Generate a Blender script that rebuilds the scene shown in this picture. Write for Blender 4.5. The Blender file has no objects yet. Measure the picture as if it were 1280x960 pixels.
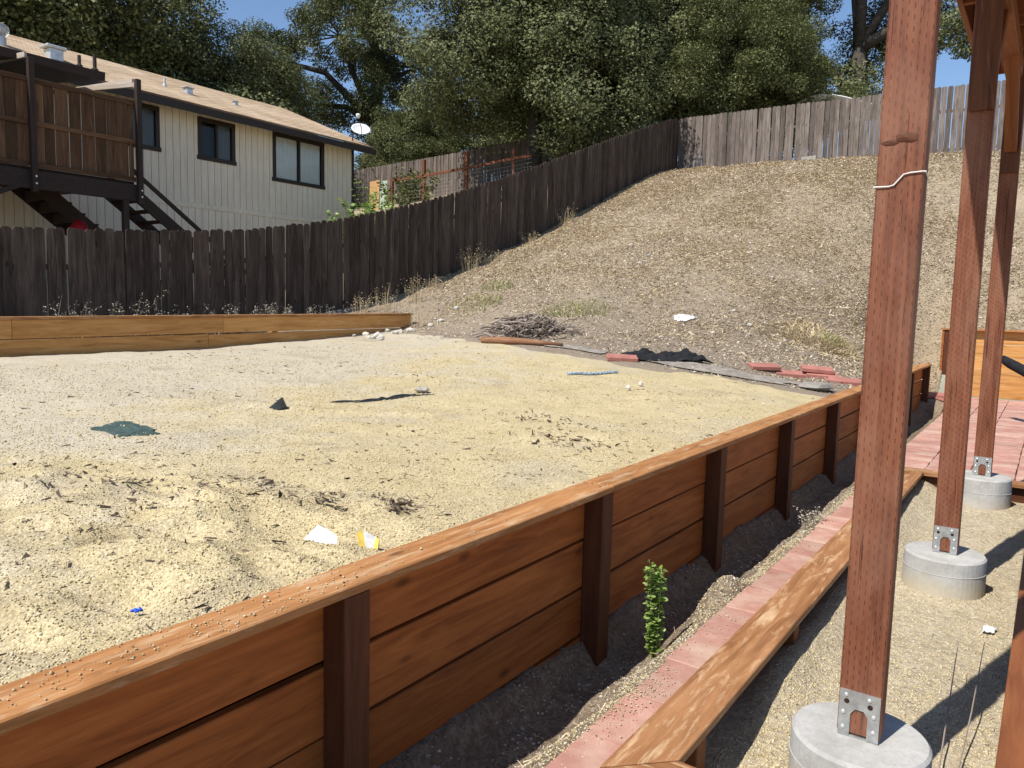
import bpy, bmesh, math, random
import numpy as np
from mathutils import Vector, Matrix
R = math.radians
random.seed(7); rng = np.random.default_rng(7)
scene = bpy.context.scene
col = scene.collection

# ------------------------------------------------------------------ camera, sky, sun
YAW, PITCH, ROLL = R(35), R(6.0), R(1.4)
cam_d = bpy.data.cameras.new('camera'); cam = bpy.data.objects.new('camera', cam_d); col.objects.link(cam)
cam_d.sensor_width = 36; cam_d.lens = 36 * 962 / 1280; cam_d.clip_start = 0.05; cam_d.clip_end = 2000
f0 = Vector((-math.sin(YAW), math.cos(YAW), 0)); r0 = Vector((math.cos(YAW), math.sin(YAW), 0)); up = Vector((0, 0, 1))
fw = f0 * math.cos(PITCH) - up * math.sin(PITCH); uu = up * math.cos(PITCH) + f0 * math.sin(PITCH)
rr = r0 * math.cos(ROLL) + uu * math.sin(ROLL); u2 = uu * math.cos(ROLL) - r0 * math.sin(ROLL)
cam.matrix_world = Matrix(((rr.x, u2.x, -fw.x, 0), (rr.y, u2.y, -fw.y, 0), (rr.z, u2.z, -fw.z, 1.74), (0, 0, 0, 1)))
scene.camera = cam
SUN_EL, SUN_AZ = R(54), R(14)      # shadows run 14 degrees to the right of the wall direction (+y)
sdir = Vector((-math.sin(SUN_AZ) * math.cos(SUN_EL), -math.cos(SUN_AZ) * math.cos(SUN_EL), math.sin(SUN_EL)))
world = bpy.data.worlds.new('World'); scene.world = world; world.use_nodes = True
wn = world.node_tree; wn.nodes.clear()
sky = wn.nodes.new('ShaderNodeTexSky'); sky.sky_type = 'NISHITA'; sky.sun_disc = False
sky.sun_elevation = SUN_EL; sky.sun_rotation = math.atan2(sdir.x, sdir.y); sky.altitude = 300; sky.air_density = 1.0; sky.dust_density = 0.25; sky.ozone_density = 4.0
bg = wn.nodes.new('ShaderNodeBackground'); bg.inputs['Strength'].default_value = 0.112
wo = wn.nodes.new('ShaderNodeOutputWorld')
wn.links.new(sky.outputs[0], bg.inputs[0]); wn.links.new(bg.outputs[0], wo.inputs[0])
sun_d = bpy.data.lights.new('sun', 'SUN'); sun_d.energy = 4.6; sun_d.angle = R(0.53); sun_d.color = (1.0, 0.95, 0.87)
sun = bpy.data.objects.new('sun', sun_d); col.objects.link(sun); sun.rotation_euler = (-sdir).to_track_quat('-Z', 'Y').to_euler()
scene.view_settings.view_transform = 'Standard'; scene.view_settings.look = 'None'
scene.view_settings.exposure = 0.46; scene.view_settings.gamma = 1.0; scene.view_settings.use_curve_mapping = False

# ------------------------------------------------------------------ object helpers
WM = {}
def link(o, M=None, parent=None):
    col.objects.link(o)
    M = M or Matrix.Identity(4)
    if parent is not None:
        o.parent = parent; o.matrix_parent_inverse = WM[parent.name].inverted()
    o.matrix_basis = M; WM[o.name] = M
    return o
def tag(o, label, cat, group=None):
    o['label'] = label; o['category'] = cat
    if group: o['group'] = group
    return o
def thing(name, label, cat, loc=(0, 0, 0), group=None, rot=0):
    o = bpy.data.objects.new(name, None); o.empty_display_size = .1
    link(o, Matrix.Translation(loc) @ Matrix.Rotation(rot, 4, 'Z')); return tag(o, label, cat, group)
def mk(name, verts, faces, mat, smooth=False):
    me = bpy.data.meshes.new(name); me.from_pydata([tuple(v) for v in verts], [], faces); me.update()
    if mat: me.materials.append(mat)
    if smooth: me.polygons.foreach_set('use_smooth', [True] * len(me.polygons))
    return me
def mknp(name, V, F, mat, smooth=False):
    """V (n,3), F (m,k) numpy"""
    V = np.ascontiguousarray(V, dtype=np.float32); F = np.ascontiguousarray(F, dtype=np.int32)
    me = bpy.data.meshes.new(name); m, k = F.shape
    me.vertices.add(len(V)); me.vertices.foreach_set('co', V.ravel())
    me.loops.add(m * k); me.loops.foreach_set('vertex_index', F.ravel())
    me.polygons.add(m); me.polygons.foreach_set('loop_start', np.arange(0, m * k, k, dtype=np.int32))
    me.polygons.foreach_set('loop_total', np.full(m, k, dtype=np.int32))
    if smooth: me.polygons.foreach_set('use_smooth', np.ones(m, dtype=bool))
    me.update(calc_edges=True); me.materials.append(mat); return me
def obj(name, me, parent=None, M=None):
    return link(bpy.data.objects.new(name, me), M, parent)
_cb = {}
def cbox(l, w, t, mat, b=.004, nm='board'):
    key = (round(l, 3), round(w, 3), round(t, 4), mat.name, round(b, 4))
    if key in _cb: return _cb[key]
    bm = bmesh.new(); bmesh.ops.create_cube(bm, size=1)
    bmesh.ops.scale(bm, vec=(l, w, t), verts=bm.verts)
    if b > 0: bmesh.ops.bevel(bm, geom=bm.edges[:], offset=min(b, t * .3, w * .3), segments=1, affect='EDGES')
    me = bpy.data.meshes.new(nm); bm.to_mesh(me); bm.free(); me.materials.append(mat); _cb[key] = me
    return me
def frame(p0, p1, wdir):
    p0 = Vector(p0); p1 = Vector(p1); x = (p1 - p0); L = x.length; x.normalize()
    y = Vector(wdir); y = (y - x * y.dot(x)).normalized(); z = x.cross(y); c = (p0 + p1) / 2
    return L, Matrix(((x.x, y.x, z.x, c.x), (x.y, y.y, z.y, c.y), (x.z, y.z, z.z, c.z), (0, 0, 0, 1)))
def board(name, p0, p1, wdir, w, t, mat, parent=None, b=.004, tw=0):
    L, M = frame(p0, p1, wdir)
    if tw: M = M @ Matrix.Rotation(tw, 4, 'X')
    return obj(name, cbox(L, w, t, mat, b, name), parent, M)
def tube(pts, rads, n=6, cap=True):
    """verts, faces of a bent tapered tube"""
    V, Fc = [], []; pts = [Vector(p) for p in pts]
    for i, p in enumerate(pts):
        d = (pts[min(i + 1, len(pts) - 1)] - pts[max(i - 1, 0)]).normalized()
        a = d.orthogonal().normalized() if abs(d.z) > .9 else d.cross(up).normalized(); c = d.cross(a)
        for k in range(n):
            an = 2 * math.pi * k / n; V.append(p + (a * math.cos(an) + c * math.sin(an)) * rads[i])
    for i in range(len(pts) - 1):
        for k in range(n): Fc.append((i * n + k, i * n + (k + 1) % n, (i + 1) * n + (k + 1) % n, (i + 1) * n + k))
    if cap: Fc.append(tuple(range(n))[::-1]); Fc.append(tuple(range((len(pts) - 1) * n, len(pts) * n)))
    return V, Fc
def join(parts):
    V, Fc = [], []
    for v, f in parts:
        o = len(V); V += list(v); Fc += [tuple(i + o for i in q) for q in f]
    return V, Fc
def lathe(prof, n=32):
    V = [(r * math.cos(2 * math.pi * k / n), r * math.sin(2 * math.pi * k / n), z) for r, z in prof for k in range(n)]
    Fc = [(i * n + k, i * n + (k + 1) % n, (i + 1) * n + (k + 1) % n, (i + 1) * n + k) for i in range(len(prof) - 1) for k in range(n)]
    Fc.append(tuple(range(n))[::-1]); Fc.append(tuple(range((len(prof) - 1) * n, len(prof) * n))); return V, Fc
# numpy noise
_tab = np.random.default_rng(3).random((256, 256))
def vnoise(x, y):
    xi = np.floor(x).astype(int); yi = np.floor(y).astype(int); fx = x - xi; fy = y - yi
    fx = fx * fx * (3 - 2 * fx); fy = fy * fy * (3 - 2 * fy); g = lambda a, b: _tab[a & 255, b & 255]
    return (g(xi, yi) * (1 - fx) + g(xi + 1, yi) * fx) * (1 - fy) + (g(xi, yi + 1) * (1 - fx) + g(xi + 1, yi + 1) * fx) * fy
def fbm(x, y, o=4):
    s = 0; a = .5
    for i in range(o): s = s + a * (vnoise(x * 2 ** i + 17 * i, y * 2 ** i + 31 * i) - .5); a *= .5
    return s

# ------------------------------------------------------------------ materials
class NT:
    def __init__(s, name):
        s.m = bpy.data.materials.new(name); s.m.use_nodes = True; s.t = s.m.node_tree; s.n = s.t.nodes
        s.p = s.n['Principled BSDF']; s.out = s.n['Material Output']
    def new(s, t, **k):
        n = s.n.new(t)
        for a, v in k.items(): setattr(n, a, v)
        return n
    def l(s, a, b): s.t.links.new(a, b)
    def coord(s, scale=(1, 1, 1), rnd=0.0, which='Object'):
        tc = s.new('ShaderNodeTexCoord'); o = tc.outputs[which]
        if rnd:
            oi = s.new('ShaderNodeObjectInfo'); mu = s.new('ShaderNodeMath', operation='MULTIPLY'); mu.inputs[1].default_value = rnd
            s.l(oi.outputs['Random'], mu.inputs[0]); cx = s.new('ShaderNodeCombineXYZ')
            for i in range(3): s.l(mu.outputs[0], cx.inputs[i])
            ad = s.new('ShaderNodeVectorMath', operation='ADD'); s.l(o, ad.inputs[0]); s.l(cx.outputs[0], ad.inputs[1]); o = ad.outputs[0]
        if scale != (1, 1, 1):
            mp = s.new('ShaderNodeMapping'); mp.inputs['Scale'].default_value = scale; s.l(o, mp.inputs[0]); o = mp.outputs[0]
        return o
    def noise(s, v, scale, detail=4, rough=.55, dist=0):
        n = s.new('ShaderNodeTexNoise'); n.inputs['Scale'].default_value = scale; n.inputs['Detail'].default_value = detail
        n.inputs['Roughness'].default_value = rough; n.inputs['Distortion'].default_value = dist; s.l(v, n.inputs['Vector']); return n.outputs['Fac']
    def voro(s, v, scale, out='Distance', feature='F1', rnd=1):
        n = s.new('ShaderNodeTexVoronoi', feature=feature); n.inputs['Scale'].default_value = scale; n.inputs['Randomness'].default_value = rnd
        s.l(v, n.inputs['Vector']); return n.outputs[out]
    def ramp(s, v, stops):
        n = s.new('ShaderNodeValToRGB'); e = n.color_ramp.elements
        while len(e) < len(stops): e.new(.5)
        for i, (p, c) in enumerate(stops):
            e[i].position = p; e[i].color = (c, c, c, 1) if isinstance(c, (int, float)) else (*c, 1)
        s.l(v, n.inputs[0]); return n.outputs[0]
    def mix(s, fac, a, b, mode='MIX'):
        n = s.new('ShaderNodeMix', data_type='RGBA', blend_type=mode)
        for sock, v in ((n.inputs[0], fac), (n.inputs[6], a), (n.inputs[7], b)):
            if isinstance(v, (int, float)): sock.default_value = v
            elif isinstance(v, tuple): sock.default_value = (*v, 1)
            else: s.l(v, sock)
        return n.outputs[2]
    def math(s, op, a, b=None, c=None):
        n = s.new('ShaderNodeMath', operation=op)
        for i, v in enumerate((a, b, c)):
            if v is None: continue
            if isinstance(v, (int, float)): n.inputs[i].default_value = v
            else: s.l(v, n.inputs[i])
        return n.outputs[0]
    def bump(s, h, strength=.5, dist=.01, prev=None):
        n = s.new('ShaderNodeBump'); n.inputs['Strength'].default_value = strength; n.inputs['Distance'].default_value = dist
        s.l(h, n.inputs['Height'])
        if prev is not None: s.l(prev, n.inputs['Normal'])
        return n.outputs[0]
    def fin(s, c, rough=.8, nrm=None, spec=.3, metal=0):
        if isinstance(c, tuple): s.p.inputs['Base Color'].default_value = (*c, 1)
        else: s.l(c, s.p.inputs['Base Color'])
        if isinstance(rough, (int, float)): s.p.inputs['Roughness'].default_value = rough
        else: s.l(rough, s.p.inputs['Roughness'])
        s.p.inputs['Specular IOR Level'].default_value = spec; s.p.inputs['Metallic'].default_value = metal
        if nrm is not None: s.l(nrm, s.p.inputs['Normal'])
        return s.m
    def orand(s):
        return s.new('ShaderNodeObjectInfo').outputs['Random']
    def irand(s):
        return s.new('ShaderNodeNewGeometry').outputs['Random Per Island']

def wood(name, dark, mid, light, rough=.65, knots=True, worn=None, ring=1.0, var=.25, bump=.35):
    t = NT(name); v = t.coord((1.0, 11, 11), rnd=37.0)
    g = t.noise(v, 1.6, 6, .6, 1.2 * ring); fine = t.noise(t.coord((3, 60, 60), rnd=37.0), 4, 3, .6)
    c = t.ramp(g, [(.28, dark), (.5, mid), (.72, light)])
    c = t.mix(t.ramp(fine, [(.35, .0), (.75, .42)]), c, dark)
    big = t.noise(t.coord((.8, 3, 3), rnd=91.0), 1.5, 3)
    c = t.mix(t.ramp(big, [(.42, 0), (.75, .45)]), c, light)
    if knots:
        kv = t.coord((1.7, 4.2, 1.2), rnd=53.0); k = t.voro(kv, 1.0)
        km = t.ramp(k, [(.03, 1.0), (.075, .55), (.09, .15), (.14, 0)]); c = t.mix(t.math('MULTIPLY', km, .8), c, tuple(x * .45 for x in dark))
    if worn:
        wmask = t.ramp(t.noise(t.coord((1.4, 9, 9), rnd=13.0), 2.2, 6, .7, .5), [(.52, 0), (.66, .8)]); c = t.mix(wmask, c, worn); dm = t.ramp(t.noise(t.coord((1.1, 3, 3), rnd=23.0), 2.6, 6, .7), [(.58, 0), (.70, .55)]); c = t.mix(dm, c, tuple(x * .55 for x in dark))
    o = t.math('MULTIPLY_ADD', t.orand(), var * 2, 1 - var)
    c = t.mix(1.0, c, t.new_rgb(o), 'MULTIPLY')
    n = t.bump(g, bump, .004); n = t.bump(fine, bump, .0015, n)
    return t.fin(c, rough, n, .25)
def _new_rgb(s, o):
    n = s.new('ShaderNodeCombineColor')
    for i in range(3): s.l(o, n.inputs[i])
    return n.outputs[0]
NT.new_rgb = _new_rgb

M_board = wood('stained_cedar', (.165, .045, .010), (.315, .092, .020), (.43, .148, .037), .6, worn=None, var=.14)
M_cap = wood('worn_stained_cap', (.19, .078, .026), (.36, .16, .056), (.49, .25, .10), .7, worn=(.50, .345, .20), var=.1)
M_bench = wood('worn_bench_cap', (.17, .072, .028), (.30, .135, .052), (.42, .215, .10), .65, worn=(.58, .40, .23), var=.08)
M_lwall = wood('honey_stained_cedar', (.31, .135, .034), (.52, .25, .075), (.65, .36, .13), .65, var=.10)
M_dpost = wood('dark_stained_post', (.05, .016, .007), (.085, .028, .011), (.12, .042, .017), .6, knots=False, var=.1)
M_splice = wood('dark_splice_timber', (.06, .020, .009), (.115, .040, .017), (.17, .064, .028), .6, var=.1)  # darker brown wood of the splice boards
M_brace = wood('brown_red_timber', (.13, .04, .015), (.22, .075, .028), (.30, .11, .04), .6, var=.1)
M_fence = wood('weathered_dark_picket', (.026, .018, .0135), (.060, .043, .033), (.135, .102, .08), .9, knots=True, var=.35, bump=.6)
M_fence2 = wood('grey_weathered_picket', (.06, .046, .038), (.13, .105, .089), (.235, .20, .175), .9, knots=True, var=.32, bump=.6)
M_dark = wood('dark_brown_paint', (.020, .012, .009), (.035, .021, .015), (.05, .032, .023), .6, knots=False, var=.1)
M_dkpanel = wood('brown_deck_panel', (.045, .022, .011), (.11, .055, .026), (.19, .10, .05), .8, var=.4)
M_pale = wood('pale_bare_timber', (.30, .24, .19), (.42, .35, .29), (.52, .45, .38), .8, knots=False, var=.08)
M_rust = wood('rust_red_post', (.10, .035, .018), (.17, .06, .03), (.26, .11, .06), .85, knots=False, var=.2)
M_ply = wood('tan_plywood', (.34, .18, .07), (.48, .28, .12), (.58, .38, .20), .8, var=.1)
M_log = wood('bark_log', (.10, .05, .028), (.24, .12, .065), (.38, .22, .13), .9, var=.1)

def post_mat():
    t = NT('incised_red_post'); v = t.coord((1.0, 16, 16), rnd=37.0)
    g = t.noise(v, 2, 6, .6, .8); c = t.ramp(g, [(.3, (.105, .034, .017)), (.5, (.185, .063, .031)), (.75, (.255, .100, .052))])
    fine = t.noise(t.coord((3, 70, 70), rnd=11.0), 5, 3); c = t.mix(t.ramp(fine, [(.4, 0), (.8, .5)]), c, (.10, .032, .018))
    sep = t.new('ShaderNodeSeparateXYZ'); t.l(t.coord(), sep.inputs[0])
    masks = []
    for ax in (1, 2):
        u = t.math('DIVIDE', sep.outputs[ax], .0185); fl = t.math('FLOOR', u); fr = t.math('SUBTRACT', u, fl)
        a = t.math('LESS_THAN', t.math('ABSOLUTE', t.math('SUBTRACT', fr, .5)), .07)
        w = t.math('FRACT', t.math('ADD', t.math('DIVIDE', sep.outputs[0], .036), t.math('MULTIPLY', t.math('FRACT', t.math('MULTIPLY', fl, .37)), 1.0)))
        masks.append(t.math('MULTIPLY', a, t.math('LESS_THAN', w, .42)))
    m = t.math('MINIMUM', t.math('ADD', masks[0], masks[1]), 1.0)
    brk = t.ramp(t.noise(t.coord((1, 1, 1), rnd=5.0), 14, 2), [(.35, .35), (.55, 1)])
    m = t.math('MULTIPLY', m, brk)
    c = t.mix(t.math('MULTIPLY', m, .82), c, (.035, .012, .008))
    kn = t.ramp(t.voro(t.coord((1.1, 6, 6), rnd=71.0), 1.0), [(.05, 1.0), (.13, 0)]); c = t.mix(t.math('MULTIPLY', kn, .7), c, (.05, .018, .012))
    ck = t.ramp(t.noise(t.coord((.9, 34, 34), rnd=19.0), 1.6, 3, .5, .6), [(.655, 0), (.69, 1)]); c = t.mix(t.math('MULTIPLY', ck, .75), c, (.03, .011, .008))
    fade = t.ramp(t.noise(t.coord((1.2, 2.5, 2.5), rnd=29.0), 1.7, 5, .65), [(.45, 0), (.72, .5)]); c = t.mix(fade, c, (.30, .155, .10))
    n = t.bump(g, .3, .004); n = t.bump(t.math('SUBTRACT', 1, m), .8, .003, n); n = t.bump(t.math('SUBTRACT', 1, ck), .7, .004, n)
    return t.fin(c, .6, n, .25)
M_post = post_mat()

def flat(name, c, rough=.7, var=.0, spec=.3, metal=0, nscale=0, namp=.2, bump=0):
    t = NT(name); cc = c
    if nscale:
        f = t.noise(t.coord(rnd=7.0), nscale, 6, .6); cc = t.mix(t.ramp(f, [(.3, 0), (.7, 1)]), tuple(x * (1 - namp) for x in c), tuple(min(1, x * (1 + namp)) for x in c))
        nr = t.bump(f, bump, .01) if bump else None
    else: nr = None
    if var: cc = t.mix(1.0, cc, t.new_rgb(t.math('MULTIPLY_ADD', t.orand(), var * 2, 1 - var)), 'MULTIPLY')
    return t.fin(cc, rough, nr, spec, metal)
def island(name, stops, rough=.8, spec=.2, trans=0):
    t = NT(name); c = t.ramp(t.irand(), stops); m = t.fin(c, rough, None, spec)
    if trans:
        tr = t.new('ShaderNodeBsdfTranslucent'); t.l(c, tr.inputs[0]); mx = t.new('ShaderNodeMixShader'); mx.inputs[0].default_value = trans
        t.l(t.p.outputs[0], mx.inputs[1]); t.l(tr.outputs[0], mx.inputs[2]); t.l(mx.outputs[0], t.out.inputs[0])
    return m
M_galv = flat('galvanised_steel', (.50, .51, .50), .42, metal=.75, nscale=30, namp=.25)
M_bolt = flat('bolt_head', (.68, .68, .66), .35, metal=.6)
M_hole = flat('dark_hole', (.03, .015, .01), .9)
M_wire = flat('white_wire', (.75, .74, .72), .5)
M_white = flat('white_paint', (.72, .72, .70), .5, nscale=8, namp=.06)
M_paper = flat('white_paper', (.60, .60, .60), .85, nscale=25, namp=.25)
M_yellowp = flat('yellow_print', (.72, .52, .10), .7, nscale=25, namp=.2)
M_black = flat('black_cloth', (.012, .012, .014), .8, nscale=14, namp=.5)
M_dkfab = flat('black_fabric', (.022, .025, .026), .8, nscale=14, namp=.5)
M_tarp = flat('green_grey_fabric', (.045, .075, .066), .85, nscale=12, namp=.3)
M_weedcloth = flat('grey_weed_cloth', (.25, .22, .185), .9, nscale=10, namp=.35)
M_blue = flat('blue_plastic', (.03, .10, .55), .4)
M_red = flat('red_plastic', (.30, .012, .014), .45)
M_stick = island('dry_sticks', [(0, (.10, .075, .06)), (.5, (.24, .19, .155)), (1, (.42, .36, .30))], .9)
M_rock = flat('grey_rock', (.27, .25, .22), .9, var=.2, nscale=9, namp=.3, bump=.4)
M_palerock = flat('pale_rock', (.52, .49, .43), .9, var=.2, nscale=9, namp=.2, bump=.4)
M_roofmetal = flat('roof_vent_metal', (.55, .57, .58), .4, metal=.5, nscale=10)
M_rope = flat('blue_white_rope', (.30, .38, .46), .7, nscale=40, namp=.9)

def concrete():
    t = NT('cast_concrete'); v = t.coord(rnd=9.0); a = t.noise(v, 5, 8, .65); f = t.noise(v, 60, 4, .7)
    c = t.ramp(a, [(.3, (.31, .30, .275)), (.55, (.43, .42, .395)), (.75, (.52, .51, .48))]); c = t.mix(t.ramp(f, [(.45, 0), (.7, .35)]), c, (.26, .25, .23))
    pit = t.ramp(t.voro(v, 38), [(.06, 1.0), (.12, 0)]); c = t.mix(t.math('MULTIPLY', pit, .45), c, (.16, .15, .14))
    sep = t.new('ShaderNodeSeparateXYZ'); t.l(t.coord(), sep.inputs[0])
    dirt = t.math('MULTIPLY', t.ramp(t.math('ADD', sep.outputs[2], t.math('MULTIPLY', t.math('SUBTRACT', a, .5), .2)), [(.06, 1.0), (.16, 0)]), .55)
    c = t.mix(dirt, c, (.50, .42, .27))
    n = t.bump(f, .3, .003); n = t.bump(pit, .4, .004, n); n = t.bump(a, .3, .01, n); return t.fin(c, .9, n, .2)
M_conc = concrete()
def paver_mat():
    t = NT('red_concrete_paver'); v = t.coord(rnd=41.0); a = t.noise(v, 6, 6, .65); f = t.noise(v, 120, 3, .7)
    c = t.ramp(a, [(.3, (.36, .18, .135)), (.55, (.45, .235, .185)), (.8, (.55, .335, .27))]); c = t.mix(t.ramp(f, [(.4, 0), (.75, .4)]), c, (.36, .19, .155))
    dust = t.ramp(t.noise(v, 2.3, 5, .7), [(.46, 0), (.70, .7)]); c = t.mix(dust, c, (.56, .44, .345))
    c = t.mix(1.0, c, t.new_rgb(t.math('MULTIPLY_ADD', t.orand(), .22, .86)), 'MULTIPLY')
    return t.fin(c, .9, t.bump(f, .35, .002), .2)
M_paver = paver_mat()
M_paver2 = flat('loose_red_paver', (.36, .15, .12), .9, var=.1, nscale=7, namp=.2)
def gravel_mat():
    t = NT('yellow_gravel'); v = t.coord()
    base = t.noise(v, .55, 5, .6); mid = t.noise(v, 3.0, 6, .65)
    c = t.mix(t.ramp(mid, [(.3, 0), (.7, 1)]), (.455, .368, .205), (.585, .485, .29))
    sep = t.new('ShaderNodeSeparateXYZ'); t.l(v, sep.inputs[0])
    # older grey gravel lies over the back left of the bed
    gx = t.math('MULTIPLY', t.math('SUBTRACT', -3.5, sep.outputs[0]), .20); gy = t.math('MULTIPLY', t.math('SUBTRACT', sep.outputs[1], 2.2), .06)
    g = t.math('ADD', t.math('SUBTRACT', gx, gy), t.math('MULTIPLY', t.math('SUBTRACT', base, .5), 2.4))
    g = t.math('ADD', g, t.math('MULTIPLY', t.math('SUBTRACT', mid, .5), 1.0))
    patch = t.ramp(t.noise(t.coord((.8, 1.3, 1)), .75, 6, .62, .7), [(.50, 0), (.66, .6)])
    c = t.mix(t.ramp(g, [(.12, 0), (.62, .85)]), c, (.50, .445, .35)); c = t.mix(patch, c, (.46, .40, .30))
    st = t.ramp(t.noise(t.coord((1, 1, 1)), 1.1, 7, .7, .8), [(.57, 0), (.68, .6)]); c = t.mix(st, c, (.30, .25, .18))
    st2 = t.ramp(t.noise(t.coord((1.6, .7, 1)), 1.9, 6, .7, .6), [(.60, 0), (.72, .6)]); c = t.mix(st2, c, (.36, .28, .17))
    vc = t.voro(v, 125, 'Color'); hs = t.new('ShaderNodeSeparateColor'); t.l(vc, hs.inputs[0])
    c = t.mix(1.0, c, t.new_rgb(t.math('MULTIPLY_ADD', hs.outputs[0], .55, .68)), 'MULTIPLY')
    d = t.voro(v, 125); c = t.mix(t.ramp(d, [(.45, 0), (.8, .35)]), c, (.22, .17, .09))
    n = t.bump(t.math('SUBTRACT', 1, d), .5, .005); n = t.bump(t.noise(v, 22, 5, .7), .3, .015, n)
    return t.fin(c, .95, n, .15)
M_gravel = gravel_mat()
def soil_mat(name, a, b, c3, s=1.0):
    t = NT(name); v = t.coord(); n1 = t.noise(v, .35 * s, 5, .6); n2 = t.noise(v, 5 * s, 7, .7); n3 = t.noise(v, 40, 4, .75)
    c = t.mix(t.ramp(n1, [(.35, 0), (.65, 1)]), a, b); c = t.mix(t.ramp(n2, [(.42, 0), (.66, .75)]), c, c3)
    c = t.mix(t.ramp(n3, [(.35, .5), (.6, 0)]), c, tuple(x * .5 for x in a))
    n = t.bump(n2, .6, .06); n = t.bump(n3, .6, .015, n); return t.fin(c, .95, n, .12)
def hill_mat():
    m = soil_mat('dry_straw_soil', (.29, .23, .165), (.39, .315, .22), (.48, .39, .26)); t = NT.__new__(NT); t.m = m; t.t = m.node_tree; t.n = t.t.nodes; t.p = t.n['Principled BSDF']
    src = t.p.inputs['Base Color'].links[0].from_socket; v = t.coord(); sep = t.new('ShaderNodeSeparateXYZ'); t.l(v, sep.inputs[0])
    # bare grey clay shows at the foot of the slope, under the straw
    e = t.math('ADD', t.math('SUBTRACT', sep.outputs[1], t.math('MULTIPLY', sep.outputs[0], .45)), t.math('MULTIPLY', t.noise(v, .5, 5, .65), 6.0))
    mk_ = t.new('ShaderNodeMapRange'); t.l(e, mk_.inputs[0]); mk_.inputs[1].default_value = 17.0; mk_.inputs[2].default_value = 23.5; mk_.inputs[3].default_value = .75; mk_.inputs[4].default_value = 0
    t.l(t.mix(mk_.outputs[0], src, (.235, .19, .15)), t.p.inputs['Base Color']); return m
M_hill = hill_mat()
M_far = soil_mat('far_soil', (.25, .205, .155), (.34, .28, .205), (.42, .35, .24))
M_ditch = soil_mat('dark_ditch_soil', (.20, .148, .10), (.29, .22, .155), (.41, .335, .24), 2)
M_pit = soil_mat('sandy_pit_gravel', (.50, .42, .29), (.60, .51, .36), (.66, .57, .41), 2)
M_pebY = island('yellow_pebbles', [(0, (.30, .235, .125)), (.3, (.47, .385, .21)), (.7, (.57, .48, .29)), (.95, (.58, .52, .38)), (1, (.62, .58, .48))], .9)
M_pebG = island('mixed_pebbles', [(0, (.10, .085, .07)), (.4, (.26, .22, .17)), (.8, (.42, .37, .29)), (1, (.6, .56, .48))], .9)
M_straw = island('dry_straw', [(0, (.20, .15, .105)), (.35, (.39, .305, .205)), (.75, (.56, .45, .30)), (1, (.70, .60, .45))], .85)
M_chip = island('dark_chips', [(0, (.035, .026, .02)), (.6, (.10, .07, .05)), (1, (.22, .16, .11))], .9)
M_leaf = island('oak_leaf', [(0, (.042, .052, .018)), (.45, (.100, .116, .042)), (.8, (.165, .178, .074)), (1, (.25, .255, .13))], .62, .22, .18)
M_leaf2 = island('olive_green_leaf', [(0, (.050, .060, .019)), (.5, (.118, .135, .045)), (1, (.22, .228, .098))], .6, .3, .2)
M_plant = island('bright_green_leaf', [(0, (.12, .21, .035)), (.5, (.23, .35, .075)), (1, (.42, .50, .19))], .45, .4, .25)
M_dry = island('dry_grass', [(0, (.32, .235, .125)), (.5, (.54, .43, .25)), (1, (.72, .62, .43))], .8, .2, .2)
M_seed = island('pale_seed_heads', [(0, (.26, .22, .15)), (.5, (.45, .40, .31)), (1, (.66, .62, .54))], .8, .2, .2)
M_grn = island('dull_green_grass', [(0, (.16, .19, .06)), (.6, (.30, .31, .11)), (1, (.50, .46, .22))], .8, .2, .2)
M_bark = flat('oak_bark', (.055, .045, .037), .95, nscale=9, namp=.5, bump=.6)

# ------------------------------------------------------------------ terrain height (thin plate through surveyed points)
CP = [(-11.9,0,.5),(-11.9,4.6,.8),(-11.9,8.5,1.08),(-11.9,10.5,1.5),(-11.9,14.2,2.36),(-11.9,19.2,4.05),(-11.9,23,5.5),(-11.9,27.3,6.8),
(-10.4,0,.85),(-10.4,4,.93),(-10.4,7.2,.98),(-10.4,10,1.1),(-10.4,11.3,1.25),(-10.4,13,1.9),
(-7,0,.74),(-7,5,.86),(-7,9.5,1.08),(-7,11.5,1.35),(-7,14.5,2.25),(-7,19.3,4.1),(-7,27.3,6.72),
(-4.5,0,.66),(-4.5,5,.74),(-4.5,10.4,.92),(-4.5,12.5,1.2),(-4.5,16,2.4),(-4.5,21,4.6),(-4.5,27.3,6.65),
(-2.2,-2,.64),(-2.2,3,.67),(-2.2,8,.68),(-2.2,12,.68),(-2.2,14,.74),(-2.2,16.5,.85),(-2.2,20,2.8),(-2.2,27.3,6.6),
(1,18.2,1.3),(1,20,2.9),(1,27.3,6.5),(8,18.2,1.3),(8,27.3,6.3),
(-15,0,.3),(-15,8,1.0),(-15,14,2.2),(-15,20,4.2),(-15,24,5.9),(-19,8,1.2),(-19,14,1.8),(-19,19,3.6),(-19,23.5,5.75),(-19,27.3,6.8),
(-24,8,1.4),(-24,20,4.4),(-24,23.5,5.5),(-24,27.3,6.3),(-30,10,1.6),(-30,27,6.2),(-12,36,7.2),(-25,38,7),(2,36,7),(12,36,7)]
CP = np.array(CP, float)
def _U(r2): return np.where(r2 > 0, r2 * np.log(np.maximum(r2, 1e-12)), 0)
def _fit():
    n = len(CP); d = CP[:, None, :2] - CP[None, :, :2]; K = _U((d ** 2).sum(-1)) + np.eye(n) * .6
    Pm = np.c_[np.ones(n), CP[:, :2]]; A = np.zeros((n + 3, n + 3)); A[:n, :n] = K; A[:n, n:] = Pm; A[n:, :n] = Pm.T
    return np.linalg.solve(A, np.r_[CP[:, 2], 0, 0, 0])
TW = _fit()
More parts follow.
